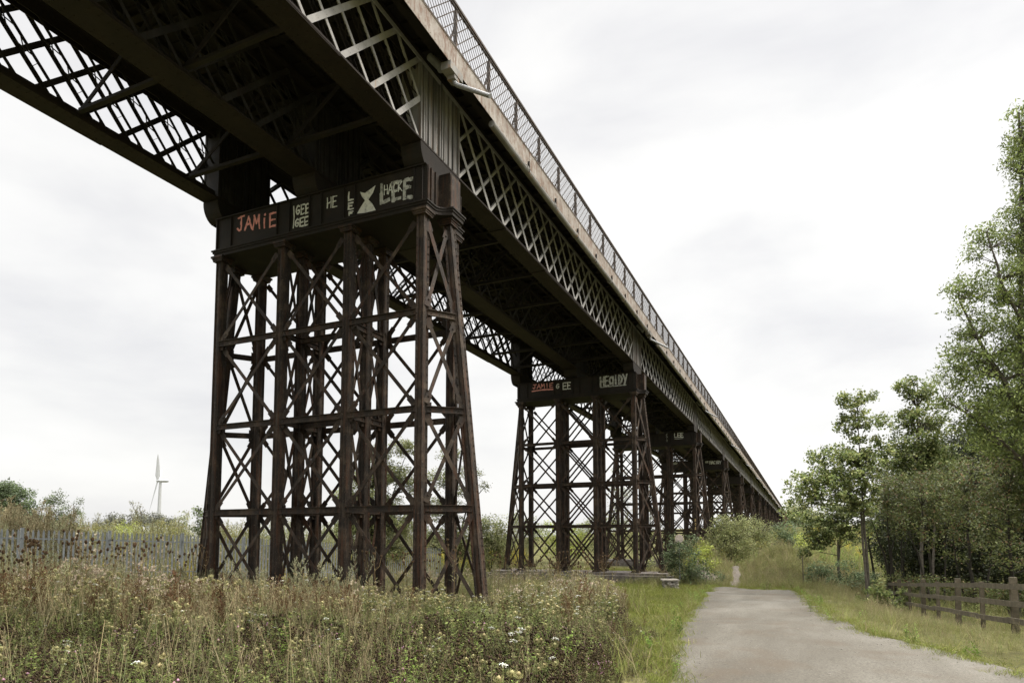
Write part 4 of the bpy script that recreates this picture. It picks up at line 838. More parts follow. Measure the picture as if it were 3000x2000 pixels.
def p_carrot(rng, white, h=.65):
    P = PL()
    for _ in range(2):
        b = rng.normal(size=2)*.05; H = h*rng.uniform(.75, 1.2); pts = stemy(P, rng, H, cv((.17, .18, .08), rng), .22, .006, b)
        tops = [pts[-1]]
        for j in range(rng.integers(1, 4)):
            q = at_(pts, rng.uniform(.45, .8)); e = q+np.array((rng.normal()*.09, rng.normal()*.09, rng.uniform(.12, .25)*h/.65)); P.ribbon([q, (q+e)/2+np.array((0, 0, -.01)), e], .004, cv((.17, .18, .08), rng), rng, False); tops.append(e)
        for tp in tops:
            R = rng.uniform(.025, .048)
            if rng.random() < white:
                for j in range(26):
                    a = rng.uniform(0, 6.28); rr = R*math.sqrt(rng.random()); p = tp+np.array((math.cos(a)*rr, math.sin(a)*rr, .012*(1-(rr/R)**2)+rng.normal()*.002)); P.leaf(p-np.array((.006, 0, 0)), (1, rng.normal()*.5, 0), (rng.normal()*.25, rng.normal()*.25, 1), .014, .013, cv(WHT, rng, .12))
            else:
                for j in range(14):
                    a = j/14*6.28; e = tp+np.array((math.cos(a)*R*.75, math.sin(a)*R*.75, R*rng.uniform(.6, 1.1))); P.ribbon([tp-np.array((0, 0, .01)), tp+np.array((math.cos(a)*R*.8, math.sin(a)*R*.8, R*.3)), e], .006, cv((.26, .24, .12), rng), rng, False)
                P.blob(tp+np.array((0, 0, R*.6)), R*.6, R*.5, cv((.22, .19, .1), rng), rng)
        for j in range(8):
            q = at_(pts, rng.uniform(.1, .7)); a = rng.uniform(0, 6.28)
            for m_ in range(3): P.leaf(q+np.array((math.cos(a), math.sin(a), .3))*.025*m_, (math.cos(a+rng.normal()*.7), math.sin(a+rng.normal()*.7), .4), (0, 0, 1), .035, .008, cv(GR, rng))
    return P
def p_plume(rng, h=1.25, col=(.22, .21, .13), dens=170):
    """mugwort and dock like plume: side sprigs crowded with small bracts"""
    P = PL()
    for _ in range(2):
        b = rng.normal(size=2)*.07; H = h*rng.uniform(.75, 1.1); pts = stemy(P, rng, H, cv((.12, .09, .05), rng), .14, .008, b)
        for j in range(20):
            t = .3+.68*j/20; q = at_(pts, t); a = rng.uniform(0, 6.28); L = .3*(1.15-t)*rng.uniform(.6, 1.2)+.03; e = q+np.array((math.cos(a)*L*.6, math.sin(a)*L*.6, L*.9)); P.ribbon([q, (q+e)/2+np.array((math.cos(a), math.sin(a), 0))*.02, e], .004, cv(col, rng), rng, False)
            for m_ in range(int(dens/20)):
                f = rng.random(); p = q+(e-q)*f; P.leaf(p, rng.normal(size=3)+np.array((0, 0, .6)), rng.normal(size=3), rng.uniform(.015, .032), .012, cv(col, rng, .3))
        for j in range(10): q = at_(pts, rng.uniform(.05, .4)); a = rng.uniform(0, 6.28); P.leaf(q, (math.cos(a), math.sin(a), .1), (0, 0, 1), .09, .03, cv(GG, rng))
    return P
def p_thistle(rng, h=1.0):
    P = PL(); pts = stemy(P, rng, h*rng.uniform(.8, 1.1), cv((.16, .15, .08), rng), .1, .008)
    for j in range(9):
        q = at_(pts, rng.uniform(.5, .95)); e = q+np.array((rng.normal()*.08, rng.normal()*.08, rng.uniform(.06, .16))); P.ribbon([q, e], .004, cv(TAN, rng), rng, False)
        for m_ in range(9): P.leaf(e, rng.normal(size=3)+np.array((0, 0, .5)), rng.normal(size=3), .04, .02, cv((.45, .37, .28), rng, .15))
    for j in range(24): q = at_(pts, rng.uniform(.05, .8)); a = rng.uniform(0, 6.28); P.leaf(q, (math.cos(a), math.sin(a), rng.uniform(-.2, .4)), (0, 0, 1), .1, .022, cv((.15, .15, .07), rng, .3))
    return P
def p_teasel(rng, h=1.5):
    P = PL(); H = h*rng.uniform(.85, 1.1); sc = cv((.14, .1, .055), rng); pts = stemy(P, rng, H, sc, .08, .011)
    tops = [(pts[-1], 1.)]
    for j in range(rng.integers(2, 6)):
        q = at_(pts, rng.uniform(.5, .86)); a = rng.uniform(0, 6.28); L = rng.uniform(.15, .38); e = q+np.array((math.cos(a)*L*.55, math.sin(a)*L*.55, L)); P.ribbon([q, q+np.array((math.cos(a)*L*.4, math.sin(a)*L*.4, L*.35)), e], .007, sc, rng, False); tops.append((e, .8))
        P.leaf(q, (math.cos(a+1), math.sin(a+1), .5), (0, 0, 1), .14, .018, cv(TAN, rng))
    for tp, k in tops:
        o = len(P.v); rng_ = 8; prof = [(-.002, .008), (.008, .02), (.03, .026), (.055, .022), (.072, .01)]
        for z, r in prof:
            for q in range(8): a = q*math.pi/4; P.v.append(tp+np.array((math.cos(a)*r*k, math.sin(a)*r*k, z*k))); P.c.append(cv((.05, .029, .017), rng, .35))
        for i in range(len(prof)-1):
            for q in range(8): P.t += [(o+i*8+q, o+i*8+(q+1) % 8, o+(i+1)*8+(q+1) % 8), (o+i*8+q, o+(i+1)*8+(q+1) % 8, o+(i+1)*8+q)]
        for j in range(6): a = j*1.05; P.ribbon([tp, tp+np.array((math.cos(a)*.03, math.sin(a)*.03, .02))*k, tp+np.array((math.cos(a)*.045, math.sin(a)*.045, .085))*k], .004, cv(TAN, rng), rng)
        for j in range(22): a = rng.uniform(0, 6.28); z = rng.uniform(.01, .065); P.ribbon([tp+np.array((math.cos(a)*.02, math.sin(a)*.02, z))*k, tp+np.array((math.cos(a)*.036, math.sin(a)*.036, z+.012))*k], .004, cv((.16, .1, .06), rng, .3), rng)
    for j in range(6): q = at_(pts, rng.uniform(.1, .6)); a = rng.uniform(0, 6.28); P.leaf(q, (math.cos(a), math.sin(a), .35), (0, 0, 1), .16, .025, cv((.2, .17, .09), rng))
    return P
rg = np.random.default_rng(3)
PROTOS = []      # (name, mesh): the cover plants, several of each kind
def reg(kind, n, fn):
    ids = []
    for i in range(n): ids.append(len(PROTOS)); PROTOS.append(fn(rg).mesh('%03d_%s' % (len(PROTOS), kind)))
    return ids
K = {}
K['grass'] = reg('grass', 3, lambda r: p_grass(r, 18, .55, [GR, GG, TAN, GR]))
K['dry'] = reg('seedgrass', 4, p_seedgrass)
K['clover'] = reg('clover', 5, p_clover)
K['pink'] = reg('pink_clover', 2, lambda r: p_clover(r, PINK))
K['herb'] = reg('herb', 3, p_herb)
K['bright'] = reg('bright_herb', 2, lambda r: p_herb(r, .4, (.13, .18, .04), 30))
K['umbel'] = reg('umbel', 3, lambda r: p_carrot(r, .12))
K['white'] = reg('white_umbel', 2, lambda r: p_carrot(r, .8))
K['plume'] = reg('plume', 3, p_plume)
K['tanplume'] = reg('tan_plume', 2, lambda r: p_plume(r, 1.3, (.2, .165, .105), 190))
K['brown'] = reg('dock', 1, lambda r: p_plume(r, .95, (.09, .045, .025)))
K['thistle'] = reg('thistle', 2, p_thistle)
K['lawn'] = reg('lawn', 3, lambda r: p_grass(r, 26, .1, [(.14, .165, .035), (.165, .19, .042), (.12, .13, .03), (.19, .175, .07)], .006, .7, .1))
K['rough'] = reg('rough', 3, lambda r: p_grass(r, 22, .5, [(.16, .17, .055), (.2, .19, .075), TAN, (.13, .14, .04)], .007, .6, .1))
K['hay'] = reg('hay', 3, lambda r: p_grass(r, 20, .7, [TAN, STRAW, (.2, .19, .09), (.14, .15, .06)], .006, .5, .1))
K['ragwort'] = reg('ragwort', 2, lambda r: p_plume(r, .7, (.35, .28, .04), 80))
pc = bpy.data.collections.new('cover_plants')     # not linked to the scene: only a source of shapes for the ground cover
for me in PROTOS: pc.objects.link(bpy.data.objects.new(me.name, me))
ng = bpy.data.node_groups.new('scatter', 'GeometryNodeTree')
ng.interface.new_socket('Geometry', in_out='INPUT', socket_type='NodeSocketGeometry'); ng.interface.new_socket('Geometry', in_out='OUTPUT', socket_type='NodeSocketGeometry')
NN = ng.nodes; gi = NN.new('NodeGroupInput'); go = NN.new('NodeGroupOutput'); ip = NN.new('GeometryNodeInstanceOnPoints'); ci = NN.new('GeometryNodeCollectionInfo')
ci.inputs['Collection'].default_value = pc; ci.inputs['Separate Children'].default_value = True; ci.inputs['Reset Children'].default_value = True
def na(nm, dt):
    n = NN.new('GeometryNodeInputNamedAttribute'); n.data_type = dt; n.inputs['Name'].default_value = nm; return n.outputs['Attribute']
ng.links.new(gi.outputs[0], ip.inputs['Points']); ng.links.new(ci.outputs[0], ip.inputs['Instance']); ip.inputs['Pick Instance'].default_value = True
ng.links.new(na('idx', 'INT'), ip.inputs['Instance Index']); ng.links.new(na('rot', 'FLOAT_VECTOR'), ip.inputs['Rotation']); ng.links.new(na('scl', 'FLOAT_VECTOR'), ip.inputs['Scale'])
ng.links.new(ip.outputs[0], go.inputs[0])
def scatter(name, xy, idx, scl, tilt=.12, dz=-.02):
    n = len(xy); z = ground(xy[:, 0], xy[:, 1])+dz; me = bpy.data.meshes.new(name); me.vertices.add(n)
    me.vertices.foreach_set('co', np.stack([xy[:, 0], xy[:, 1], z], 1).astype(np.float32).ravel())
    a = me.attributes.new('idx', 'INT', 'POINT'); a.data.foreach_set('value', idx.astype(np.int32))
    r = np.stack([RNG.normal(size=n)*tilt, RNG.normal(size=n)*tilt, RNG.uniform(0, 6.28, n)], 1).astype(np.float32)
    a = me.attributes.new('rot', 'FLOAT_VECTOR', 'POINT'); a.data.foreach_set('vector', r.ravel())
    s_ = scl if scl.ndim == 2 else np.repeat(scl[:, None], 3, 1)
    a = me.attributes.new('scl', 'FLOAT_VECTOR', 'POINT'); a.data.foreach_set('vector', s_.astype(np.float32).ravel())
    o = node(name, me); tag(o, None, None, None, 'stuff'); mdf = o.modifiers.new('scatter', 'NODES'); mdf.node_group = ng; return o
def pick(keys, w, n):
    w = np.array(w, float); kk = RNG.choice(len(keys), n, p=w/w.sum()); out = np.zeros(n, int)
    for i, k in enumerate(keys): 
        s_ = kk == i; out[s_] = RNG.choice(K[k], s_.sum())
    return out
# value noise for patchiness
def patch(x, y, sc, seed=0):
    rr = np.random.default_rng(seed); t = rr.random((64, 64)); x = np.asarray(x)/sc; y = np.asarray(y)/sc
    xi, yi = np.floor(x).astype(int), np.floor(y).astype(int); fx, fy = x-xi, y-yi; fx = fx*fx*(3-2*fx); fy = fy*fy*(3-2*fy); g = lambda a, b: t[a % 64, b % 64]
    return (g(xi, yi)*(1-fx)+g(xi+1, yi)*fx)*(1-fy)+(g(xi, yi+1)*(1-fx)+g(xi+1, yi+1)*fx)*fy
def mead_edge(x): return np.interp(x, [-20, -7.5, -3.5, 0, 6, 12, 17, 24], [-8.9, -7.05, -6.2, -5.5, -4.0, -1.9, .8, 4.5])
def fan(n, d0, d1, r0, r1):
    """points in a wedge in front of the place where the photographer stood, evenly spread over the ground"""
    D = np.sqrt(RNG.uniform(d0*d0, d1*d1, n)); r = D*RNG.uniform(r0, r1, n); x, y = DRw(D, r); return np.stack([x, y], 1), D, r
def meadow_mask(xy): 
    x, y = xy[:, 0], xy[:, 1]; return (y > mead_edge(x)+.25*np.sin(x*2.1)+.3*(patch(x, y, .8, 4)-.5)) & ~((x > 17.5) & (y < .8)) & ~((x > 21.3) & (y < 10))
pts, idx, scl = [], [], []; PH = np.array([max(v_.co.z for v_ in me.vertices) for me in PROTOS])
fl = lambda D: np.interp(D, [0, 20, 37, 60], [-18.2-.72*0, -18.2, -6.0, 10])
front = lambda xy, D, r: meadow_mask(xy) & ((r > fl(D)+.5) | (D < 19))
beyond = lambda xy, D, r: (r < fl(D)-.9) & (D > 20) & ~((xy[:, 1] > -3) & (xy[:, 1] < 9.5))
def cover(n, d0, d1, keys, w, s0, s1, r0=-.98, r1=.36, mask=None):
    xy, D, r = fan(n, d0, d1, r0, r1); mk = meadow_mask(xy) if mask is None else mask(xy, D, r); xy, D, r = xy[mk], D[mk], r[mk]
    w = np.array(w, float); pa = patch(xy[:, 0], xy[:, 1], 1.5, 21); tall = np.array([k_ in ('dry', 'plume', 'thistle', 'hay', 'brown') for k_ in keys])
    i0 = pick(keys, w*np.where(tall, 1.9, .7), len(xy)); i1 = pick(keys, w*np.where(tall, .25, 1.2), len(xy)); ii = np.where(pa+RNG.normal(size=len(xy))*.08 > .5, i0, i1)
    s_ = RNG.uniform(s0, s1, len(xy))*(.55+.85*patch(xy[:, 0], xy[:, 1], 1.9, 9))
    if mask is not beyond:
        u = 1500+FPX*r/D; top = np.interp(u, [0, 300, 600, 1000, 1250, 1420, 1480, 1700, 1900, 2000], [1590, 1612, 1668, 1692, 1726, 1748, 1716, 1694, 1702, 1760])
        hm = 1.6-(top-1579)/FPX*D-ground(xy[:, 0], xy[:, 1]); s_ = np.where(D < 24, np.minimum(s_, np.maximum(hm, .16)/PH[ii]*RNG.uniform(.55, 1.22, len(xy))), s_)
        kp = ~((u > 1800+70*patch(xy[:, 0], xy[:, 1], .9, 17)) & (D > 13)); xy, ii, s_ = xy[kp], ii[kp], s_[kp]
    s_ = s_*np.clip((xy[:, 1]-mead_edge(xy[:, 0])+.15)/1.0, .35, 1) if mask is not beyond else s_
    pts.append(xy); idx.append(ii); scl.append(s_)
cover(10500, 5.2, 11.5, ['clover', 'pink', 'herb', 'bright', 'grass', 'umbel', 'white', 'dry'], [20, .3, 2.4, 2.4, 3.4, .25, .03, .4], .7, 1.1)
cover(8500, 9.5, 15, ['clover', 'herb', 'grass', 'dry', 'umbel', 'white', 'bright', 'brown', 'pink'], [13, 3, 5, 2., 1.2, .05, 1.4, .9, .12], .8, 1.15)
cover(6500, 13, 20, ['dry', 'grass', 'umbel', 'herb', 'clover', 'white', 'plume', 'thistle', 'brown'], [4.4, 4.6, 2.6, 3.4, 4.4, .07, 1.3, 1.1, .8], .8, 1.05, -.98, .36, front)
cover(8500, 19, 34, ['dry', 'hay', 'umbel', 'herb', 'plume', 'thistle', 'grass'], [3.6, 2.6, 2.6, 3.6, .7, 1.2, 3.6], .75, 1.05, -.98, .36, front)
# rank growth towards the left, in front of and beyond the palisade
lm = lambda xy, D, r: (r/D < -.42) & front(xy, D, r)
cover(2600, 11, 22, ['plume', 'thistle', 'dry', 'herb', 'umbel'], [1.6, 2.2, 2.2, 4, 2.5], .85, 1.15, -.98, -.38, lm)
cover(3600, 20, 40, ['plume', 'thistle', 'ragwort', 'herb', 'hay'], [2.6, 1.8, 1.2, 1.5, 2], 1.4, 2.1, -.98, -.1, beyond)
cover(6500, 36, 75, ['hay', 'herb', 'rough', 'ragwort', 'plume'], [2.5, 3, 3, 1.4, 2], 1.8, 2.8, -.98, .02, beyond)
# mugwort clump against the left skyline
Dm = RNG.uniform(25.2, 28, 190); xy = np.stack(DRw(Dm, Dm*RNG.uniform(-.8, -.665, 190)), 1); pts.append(xy); idx.append(pick(['tanplume', 'plume', 'brown'], [8, 2, .7], 190)); scl.append(RNG.uniform(1.7, 2.5, 190))
scatter('meadow', np.concatenate(pts), np.concatenate(idx), np.concatenate(scl), .13)
# mown grass beside the track and under the spans
n = 44000; xy = np.stack([RNG.uniform(-12, 40, n)**1.0, RNG.uniform(-8, 12, n)], 1); x, y = xy.T
mk = ((y < mead_edge(x)+.5) & (x < 24) | (x > 15.5)) & ~inroad(x, y, .02+.4*(patch(x, y, .45, 2)-.5)) & ~((x > 21.5) & (x < 32) & (y < .5)) & ~((np.abs(x-SP) < 1.8) & (y > -2.2) & (y < 9.5)) & ~((x < -3) & (patch(x, y, .6, 5) < .42))
xy = xy[mk]; n = len(xy); s_ = RNG.uniform(.7, 1.3, n)*(.7+.9*patch(xy[:, 0], xy[:, 1], 1.3, 3)); scatter('grass', xy, pick(['lawn', 'rough'], [1, .012], n), s_, .2, -.005)
ne = 5200; xe = RNG.uniform(-9, 20.5, ne)*1.0; sd = RNG.random(ne) < .62; ye = np.where(sd, yl(xe)+RNG.normal(size=ne)*.13+.08, yr(xe)+RNG.normal(size=ne)*.14+.02); kp = patch(xe, ye, .5, 12) > .38
xy = np.concatenate([np.stack([xe, ye], 1)[kp], np.stack([20.2+RNG.normal(size=700)*.3, RNG.uniform(-8.6, -4.3, 700)], 1)]); xy = xy[~((np.abs(xy[:, 1]+5.3) < .45) & (xy[:, 0] > 19))]; n = len(xy); scatter('edge_grass', xy, pick(['lawn', 'rough', 'bright'], [1, .03, .02], n), RNG.uniform(.35, 1.0, n), .35, .02)
# long grass verge between the track and the wooden fence, and on the banks
n = 14000; xy = np.stack([RNG.uniform(-12, 32, n), RNG.uniform(-13.6, -7.5, n)], 1); x, y = xy.T
mk = (y < yr(x)-.1+.25*(patch(x, y, .7, 8)-.5)) & (x < 21) | (x >= 20.4) & (y < -7.4); xy = xy[mk]; n = len(xy); x, y = xy.T
ed = np.clip((yr(x)-y)/1.2, .2, 1)*np.interp(y, [-13.5, -12.6, -12.0, -11.0, -9.8], [.22, .28, .4, .62, .9])*np.interp(x, [2, 10, 18], [1, .85, .8]); scatter('verge_grass', xy, pick(['rough', 'hay', 'dry', 'herb', 'lawn'], [6, 2.4, 1.2, 1.2, 1.5], n), RNG.uniform(.5, .95, n)*ed, .16)
n = 9000; xy = np.stack([RNG.uniform(20.6, 36, n), RNG.uniform(-12.5, .6, n)], 1); x, y = xy.T
pc_ = np.interp(x, [19.8, 22, 25, 28, 31, 36], [-5.3, -5.35, -5.2, -4.9, -4.9, -5.4]); mk = (np.abs(y-pc_) > .24+.12*patch(x, y, .5, 1)) & ~(((x-22.9)/1.15)**2+((y+3.7)/1.0)**2 < RNG.uniform(.6, 1.1, n)); xy = xy[mk]; n = len(xy)
scatter('bank_grass', xy, pick(['rough', 'hay', 'dry', 'herb'], [7, 2.4, 1.6, 1.6], n), RNG.uniform(.6, 1.0, n), .25)
n = 6500; xy = np.stack([RNG.uniform(-6, 36, n), RNG.uniform(-26, -12.75, n)], 1); xy = xy[patch(xy[:, 0], xy[:, 1], 2.1, 31) > .3]; n = len(xy)
scatter('undergrowth', xy, pick(['rough', 'herb', 'grass', 'hay'], [5, 4, 3, .6], n), RNG.uniform(.6, 1.2, n), .25)
# rough field beyond, to the hill
n = 9000; D = np.sqrt(RNG.uniform(34**2, 190**2, n)); r = D*RNG.uniform(.18, .66, n); x, y = DRw(D, r); mk = (y < -1.5) & (x > 33); xy = np.stack([x, y], 1)[mk]; D = D[mk]; n = len(xy)
scatter('field_grass', xy, pick(['rough', 'lawn', 'hay', 'ragwort', 'bright'], [3, 6, 1, .1, 2.5], n), RNG.uniform(1.2, 2.2, n)*(1+D/90), .2)
# loose stones along the track edges
v_, q_ = [], []
ico = [(0,0,1),(.9,0,.4),(.28,.85,.4),(-.72,.53,.4),(-.72,-.53,.4),(.28,-.85,.4),(.72,.53,-.4),(-.28,.85,-.4),(-.9,0,-.4),(-.28,-.85,-.4),(.72,-.53,-.4),(0,0,-1)]
ift = [(0,1,2),(0,2,3),(0,3,4),(0,4,5),(0,5,1),(1,6,2),(2,7,3),(3,8,4),(4,9,5),(5,10,1),(6,7,2),(7,8,3),(8,9,4),(9,10,5),(10,6,1),(11,7,6),(11,8,7),(11,9,8),(11,10,9),(11,6,10)]
def stone(c, r, rng): 
    o = len(v_); s3 = rng.uniform(.6, 1.2, 3)*r
    for p in ico: v_.append(np.array(c)+np.array(p)*s3*rng.uniform(.8, 1.15))
    q_.extend([(a+o, b_+o, c_+o) for a, b_, c_ in ift])
for _ in range(5000):
    x = -9+27*RNG.random()**1.7; side = RNG.random()
    y = (yl(x)+RNG.normal()*.4) if side < .3 else (RNG.uniform(yr(x), yl(x)) if side < .88 else yr(x)+RNG.normal()*.2)
    stone((x, y, gz(x, y)+.03), RNG.uniform(.003, .009)*(2.2 if RNG.random() < .03 else 1), RNG)
tag(node('gravel', fast_mesh('gravel', np.array(v_), np.array(q_), M['pebble'])), None, None, None, 'stuff')
# ------------------------------------------------------------------ standing weeds one can tell apart
TE = [p_teasel(rg, 1.5).mesh('teasel') for _ in range(4)]; WC = [p_carrot(rg, .95, .75).mesh('wild_carrot') for _ in range(3)]; MU = [p_plume(rg, 1.5, (.3, .29, .2), 260).mesh('mugwort') for _ in range(2)]
def stand(name, mesh, xy, s, label, cat, group): 
    o = node(name, mesh, None, (xy[0], xy[1], gz(*xy)-.02)); o.rotation_euler = (RNG.normal()*.06, RNG.normal()*.06, RNG.uniform(0, 6.28)); o.scale = (s, s, s); tag(o, label, cat, group)
for i in range(46):
    D = RNG.uniform(10.5, 20); r = D*RNG.uniform(-.8, -.46); stand('teasel', TE[i % 4], DRw(D, r), RNG.uniform(.85, 1.1), 'brown teasel heads on tall thin stalks in the weeds in front of the palisade fence', 'teasel', 'teasels left of the first pier')
for i in range(44):
    D = RNG.uniform(15, 27); r = D*RNG.uniform(-.03, .16); stand('teasel', TE[i % 4], DRw(D, r), RNG.uniform(.75, 1.0), 'brown teasel heads on thin stalks in the weeds in front of the second pier', 'teasel', 'teasels in front of the second pier')
for i in range(10):
    D = RNG.uniform(14, 16.5); r = D*RNG.uniform(-.26, -.08); stand('teasel', TE[i % 4], DRw(D, r), RNG.uniform(.8, 1.0), 'tan teasel heads standing against the legs of the first pier', 'teasel', 'teasels at the foot of the first pier')
for i in range(26):
    D = RNG.uniform(7.6, 17)**1.0; r = D*RNG.uniform(-.75, .14); stand('wild_carrot', WC[i % 3], DRw(D, r), RNG.uniform(.5, .7)*(.5+.028*D), 'white flat topped wild carrot flower in the meadow weeds', 'wildflower', 'white wild carrot flowers in the meadow')
for i, (u, D) in enumerate([(700, 15), (860, 15.5), (905, 15.2), (1010, 15), (1025, 15.6), (1050, 15), (760, 16), (670, 15.4), (960, 15.8)]):
    stand('mugwort', MU[i % 2], DRw(D, (u-1500)/FPX*D), .85+.08*(i % 3), 'pale silvery mugwort plume at the foot of the first pier', 'weed', 'mugwort at the foot of the first pier')
# ------------------------------------------------------------------ fences, stones, sign, turbine
def fence_wood():
    r = empty('wooden_fence', (6, -12.6, gz(6, -12.6))); ox, oy, oz = r.location
    xs = [-7.5, -5.2, -2.9, -.6, 1.75, 4.1, 6.45, 8.8, 11.1, 13.5, 15.8, 17.6]; yf = lambda x: -12.62+.035*(x-6)
    tops = []
    for i, x in enumerate(xs):
        y = yf(x); z = -.25-.06*x if x > -1 else -.19+.0*x; mb = MB(); big = i % 2 == 0; w = .062 if big else .045; h = 1.17 if big else 1.08
        tl = random.uniform(-.03, .03); mb.prism([(x-w-ox, y-w-oy), (x+w-ox, y-w-oy), (x+w-ox, y+w-oy), (x-w-ox, y+w-oy)], z-.45-oz, z+h-oz, [(x-w-ox+tl, y-w-oy+tl), (x+w-ox+tl, y-w-oy+tl), (x+w-ox+tl, y+w-oy+tl), (x-w-ox+tl, y+w-oy+tl)])
        tops.append((x, y, z)); node('post', mb.mesh('post', M['fence_wood']), r)
    for a, b_ in zip(tops[:-1], tops[1:]):
        for k, hh in enumerate((.98, .63, .27)):
            mb = MB(); j = lambda: random.uniform(-.02, .02); off = .1+.004*k
            mb.bar((a[0]-.05-ox, a[1]+off-oy+j()*.2, a[2]+hh-oz+j()), (b_[0]+.05-ox, b_[1]+off-oy+.012, b_[2]+hh-oz+j()), .115, .03, (0, 1, 0)); node('rail', mb.mesh('rail', M['fence_wood']), r)
    tag(r, 'weathered three-rail wooden fence along the right verge in front of the dark trees', 'fence')
fence_wood()
def palisade():
    A = np.array(DRw(21, -20.5*.9)); 
    A = np.array(DRw(20., -18.2)); B = np.array(DRw(37, -6.0)); d = (B-A)/np.linalg.norm(B-A); Lf = np.linalg.norm(B-A)+3; nrm = np.array([-d[1], d[0]])
    r = empty('palisade_fence', (A[0], A[1], gz(*A))); o = np.array(r.location); s = 0.; k = 0
    while s < Lf:
        e = min(s+2.75, Lf); mb = MB()
        p, q = A+d*s, A+d*e; 
        top = lambda t: np.interp(t, [0, 8, Lf], [2.02, 1.82, 1.1])
        n = int((e-s)/.155)
        for j in range(1, n+1):
            t = s+j*.155
            if t > e-.05: break
            c = A+d*t; z = gz(*c); tp = top(t); lean = random.uniform(-.012, .012)
            P0 = np.array((c[0], c[1], z+.05))-o; P1 = np.array((c[0]+d[0]*lean, c[1]+d[1]*lean, tp-.1))-o
            nn3 = np.array((nrm[0], nrm[1], 0)); mb.bar(P0, P1, .066, .012, nn3)
            t3 = np.array((d[0], d[1], 0)); tipc = P1+np.array((0, 0, .1))
            mb.add([P1-t3*.033, P1+t3*.033, P1+t3*.02+np.array((0, 0, .06)), tipc, P1-t3*.02+np.array((0, 0, .06))], [(0, 1, 2, 3, 4)])
            mb.bar(P0+nn3*.012, P1+nn3*.012, .02, .02, nn3)
        for hh in (-.32, -1.5):
            z0, z1 = top(s)+hh, top(e)+hh; off = nrm*.035; mb.bar(np.array((*(p+off), z0))-o, np.array((*(q+off), z1))-o, .05, .04, (nrm[0], nrm[1], 0))
        node('pale_panel', mb.mesh('pale_panel', M['galv']), r)
        mb = MB(); z = gz(*p); mb.bar(np.array((*(p+nrm*.06), z-.1))-o, np.array((*(p+nrm*.06), top(s)+.04))-o, .09, .09, (nrm[0], nrm[1], 0)); node('post', mb.mesh('post', M['galv']), r)
        s = e
    tag(r, 'grey galvanised palisade fence half hidden in weeds left of the viaduct', 'fence')
palisade()
def gabion():
    x0, y0 = 18.3, -2.6; z = gz(x0, y0); r = empty('stone_block', (x0, y0, z)); v_.clear(); q_.clear(); rng = np.random.default_rng(5)
    for _ in range(260):
        f = rng.integers(3); a, b_ = rng.uniform(-.36, .36), rng.uniform(.02, .4)
        p = (-.34, a, b_) if f == 0 else ((a, -.34, b_) if f == 1 else (a, rng.uniform(-.3, .3), rng.uniform(.1, .38)))
        stone(p, rng.uniform(.05, .1), rng)
    node('rubble', fast_mesh('rubble', np.array(v_), np.array(q_), M['stone']), r)
    mb = MB(); mb.prism([(-.42, -.44), (.1, -.46), (.43, -.41), (.45, .38), (-.1, .43), (-.44, .4)], .42, .49, [(-.41, -.42), (.1, -.44), (.42, -.4), (.43, .37), (-.1, .42), (-.42, .38)]); node('top_slab', mb.mesh('top_slab', M['slab']), r)
    r.rotation_euler.z = .35; tag(r, 'small square rubble stone block with a flat slab on top, on the mown grass', 'stone block')
gabion()
def sign():
    p = at_depth(1990, 1577, 35.5); z0 = gz(p[0], p[1]); r = empty('round_sign', (p[0], p[1], z0)); h = p[2]-z0; fx = np.array([-_c, -_s, 0])
    mb = MB(); mb.tube([np.array((0, 0, -.2))-fx*.03, np.array((0, 0, h+.15))-fx*.03], .03, 8); node('post', mb.mesh('post', M['galv']), r)
    mb = MB(); mb.tube([np.array((0, 0, h)), np.array((0, 0, h))+fx*.012], .23, 20); node('sign_face', mb.mesh('sign_face', M['sign_white']), r); tag(r, 'round faded sign on a post behind the young ash bush', 'sign')
sign()
def thin_post(u, v0, v1, D, lb):
    p = at_depth(u, v0, D); z = gz(p[0], p[1]); mb = MB(); mb.tube([(0, 0, -.2), (.01, 0, (at_depth(u, v1, D)[2]-z)*.6), (.03, .01, at_depth(u, v1, D)[2]-z)], [.034, .03, .028], 7)
    tag(node('wooden_post', mb.mesh('wooden_post', M['fence_wood']), None, (p[0], p[1], z)), lb, 'post')
thin_post(2353, 1690, 1628, 34, 'thin pale wooden post standing in the bramble right of the earth banks')
thin_post(2284, 1640, 1606, 60, 'small far post in the grass beyond the right earth bank')
